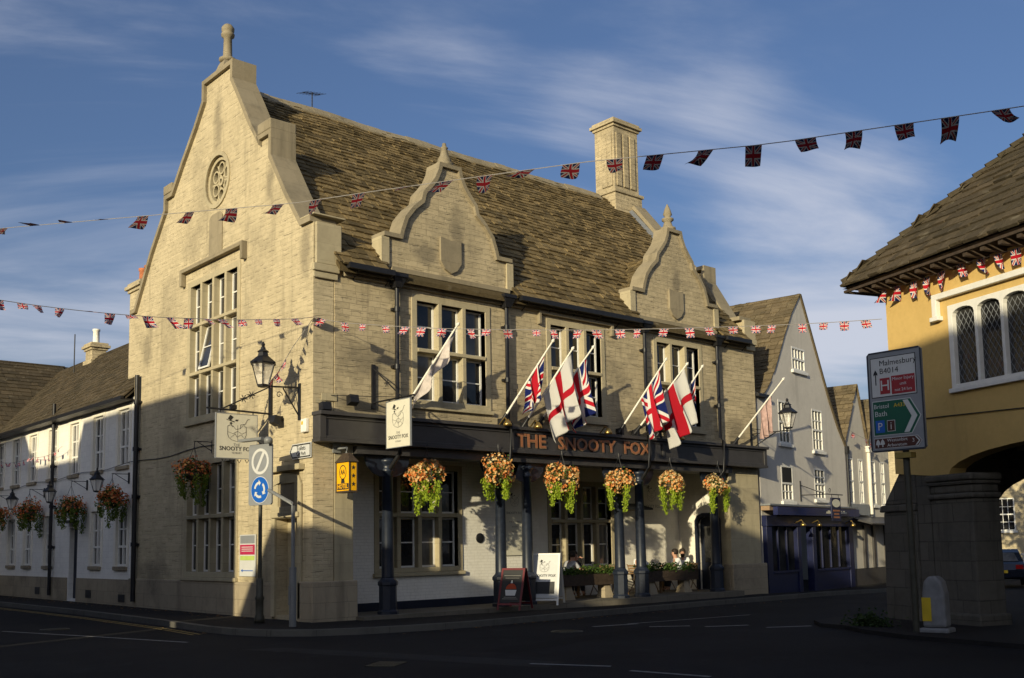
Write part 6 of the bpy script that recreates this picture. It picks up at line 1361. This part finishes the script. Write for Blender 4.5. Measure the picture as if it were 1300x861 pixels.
def trough(label, x0, x1, y, seed, kind):
    t = thing('planter_trough', label, 'planter', ((x0+x1)/2, y, 0), 0, 'wooden troughs on staddle stones'); L = (x1-x0)/2
    m = MB()
    for z in (.38, .49, .6): m.box(-L, L, -.19, -.16, z, z+.105); m.box(-L, L, .16, .19, z, z+.105); m.box(-L, -L+.03, -.159, .159, z, z+.105); m.box(L-.03, L, -.159, .159, z, z+.105)
    m.box(-L+.03, L-.03, -.159, .159, .38, .42); obj('trough', m, M['dark_wood'], t); obj('soil', MB().box(-L+.04, L-.04, -.155, .155, .62, .66), M['bark'], t)
    for sx in (-.62, .62): obj('staddle_stone', MB().lathe((sx*L, 0, -.01), [(.27, 0), (.25, .05), (.17, .3), (.16, .385)], 4, smooth=False, rot=PI/4), M['plinth'], t)
    rnd = random.Random(seed); lm = MB()
    for k in range(int(L*24)):
        cx_, cy_ = rnd.uniform(-L+.08, L-.08), rnd.uniform(-.12, .12); hh = rnd.uniform(.12, .34); sp_ = rnd.uniform(.08, .17)
        for j in range(45):
            q = rnd.random(); leafq(lm, Vector((cx_+rnd.gauss(0, sp_*(.5+q)), cy_+rnd.gauss(0, sp_*.7), .66+hh*q)), .075, rnd, rnd.random())
    obj('plants', lm, M[kind], t, fix=False); return t
trough('long wooden trough of trailing plants on pale staddle stones, left of the paired posts', 8.3, 10.9, .75, 61, 'leaf'); trough('long wooden trough of leafy plants on pale staddle stones, right of the paired posts', 11.9, 14.6, .75, 62, 'leaf')

# ------------------------------------------------------------------ dark car beyond the arch, passer-by by the far shop
def car(label, loc, rz):
    t = thing('parked_car', label, 'car', loc, rz)
    prof = [(-2.1, .32), (-2.12, .62), (-2.02, .86), (-1.75, .95), (-1.3, 1.3), (-.9, 1.43), (.3, 1.42), (.95, 1.0), (1.95, .84), (2.12, .6), (2.1, .3), (1.75, .24), (1.6, .5), (1.35, .6), (1.1, .5), (.97, .24), (-.95, .24), (-1.1, .5), (-1.35, .6), (-1.6, .5), (-1.75, .24)]
    def T(p):
        x, y, z = p; k = 1-.22*max(0, (z-.9)/.5); return (x, y*k, z)
    m = MB(T); m.plate(prof, [], -.86, .86); obj('body', m, M['car_paint'], t, bevel=.05)
    gl = MB(T); gl.plate([(-1.2, .98), (-.85, 1.34), (.25, 1.34), (.75, 1.0)], [], -.875, -.865); gl.plate([(-1.2, .98), (-.85, 1.34), (.25, 1.34), (.75, 1.0)], [], .865, .875); obj('side_glass', gl, M['glass'], t)
    rw_ = MB(T).hexa([(-1.78, -.68, .96), (-1.74, -.68, .96), (-1.74, .68, .96), (-1.78, .68, .96), (-1.36, -.62, 1.29), (-1.32, -.62, 1.29), (-1.32, .62, 1.29), (-1.36, .62, 1.29)]); obj('rear_window', rw_, M['glass'], t)
    for sy in (-1, 1):
        obj('tail_light', MB().box(-2.15, -2.03, *sorted((sy*.55, sy*.82)), .66, .82), M['red_lens'], t); obj('headlight', MB().box(2.0, 2.13, *sorted((sy*.5, sy*.8)), .6, .74), M['lampglass'], t)
        for xx in (-1.35, 1.35):
            w = obj('wheel', MB(lambda p: (xx+p[0], sy*.78+p[2], .31+p[1])).lathe((0, 0, -.1), [(.2, 0), (.31, .02), (.31, .18), (.2, .2)], 20), M['rubber'], t)
            obj('rim', MB(lambda p: (xx+p[0], sy*.79+p[2]*sy, .31+p[1])).lathe((0, 0, 0), [(.19, .08), (.17, .105), (.05, .11)], 12), M['grey_pole'], w)
    obj('number_plate', MB().box(-2.16, -2.13, -.26, .26, .5, .61), M['yellow_box'], t)
    return t
car('dark blue parked car seen from behind through the market hall arch', (31.6, -1.75, -.36), R(23))
seated('person in dark clothes walking past the far shop door', (28.6, 1.2, -.29), R(-70), 'trousers', lean=.03, armfwd=.12, standing=True)

# ------------------------------------------------------------------ small street details
def cover(label, x, y, rz, r=.33, square=False):
    m = MB()
    if square: m.box(-r, r, -r*.75, r*.75, 0, .012)
    else: m.lathe((0, 0, 0), [(r, 0), (r, .012)], 24)
    for i in range(-3, 4): m.box(-r*.7, r*.7, i*r*.2-.012, i*r*.2+.012, .0125, .018)
    o = obj('manhole_cover', m, M['green_pole']); o.location = (x, y, -.18+gz(x)); o.rotation_euler = (0, 0, rz); return tag(o, label, 'manhole cover', 'iron covers in the road')
cover('round iron manhole cover in the road in front of the arcade', 2.6, -5.6, .3); cover('square iron cover in the road near the viewer', -3.2, -7.6, .6, .3, True); cover('round iron manhole cover on the side street', -4.2, 4.5, .1)
tp_ = MB(); P_ = [(-1.0, -7.2), (1.8, -6.6), (4.5, -6.0), (4.7, -6.6), (1.9, -7.25), (-.9, -7.85)]; t_ = sheet(P_, -.176); struct('road_patch', t_, asphalt('fresh_tarmac_patch', (.007, .007, .008), (.016, .016, .017)))
P_ = [(-3.6, -3.6), (-2.9, -3.9), (-1.2, -9.5), (-1.9, -9.8)]; struct('road_patch', sheet(P_, -.1765), asphalt('old_tarmac_patch', (.02, .02, .02), (.04, .04, .04)))
lm = MB(); rnd = random.Random(12)
for i in range(420):
    k = rnd.random()
    if k < .55: y = rnd.uniform(2, 22); p = Vector((-.25-abs(rnd.gauss(0, .3)), y, -.045))
    elif k < .8: y = rnd.uniform(0, 20); p = Vector((-2.35-abs(rnd.gauss(0, .15)), y, -.165))
    else: x = rnd.uniform(0, 14); p = Vector((x, -3.25-abs(rnd.gauss(0, .15)), -.165))
    leafq(lm, p, .1*rnd.uniform(.5, 1.2), rnd, rnd.random())
    lm.v[-4:] = [(v[0], v[1], p.z+max(0, (v[2]-p.z)*.3)) for v in lm.v[-4:]]
M['dead_leaf'] = leaf('fallen_leaves', (.1, .05, .015), (.28, .15, .04), .1)
o = obj('fallen_leaves', lm, M['dead_leaf'], fix=False); tag(o, 'scattered fallen brown leaves along the wall foot and gutter', 'leaves'); o['kind'] = 'stuff'
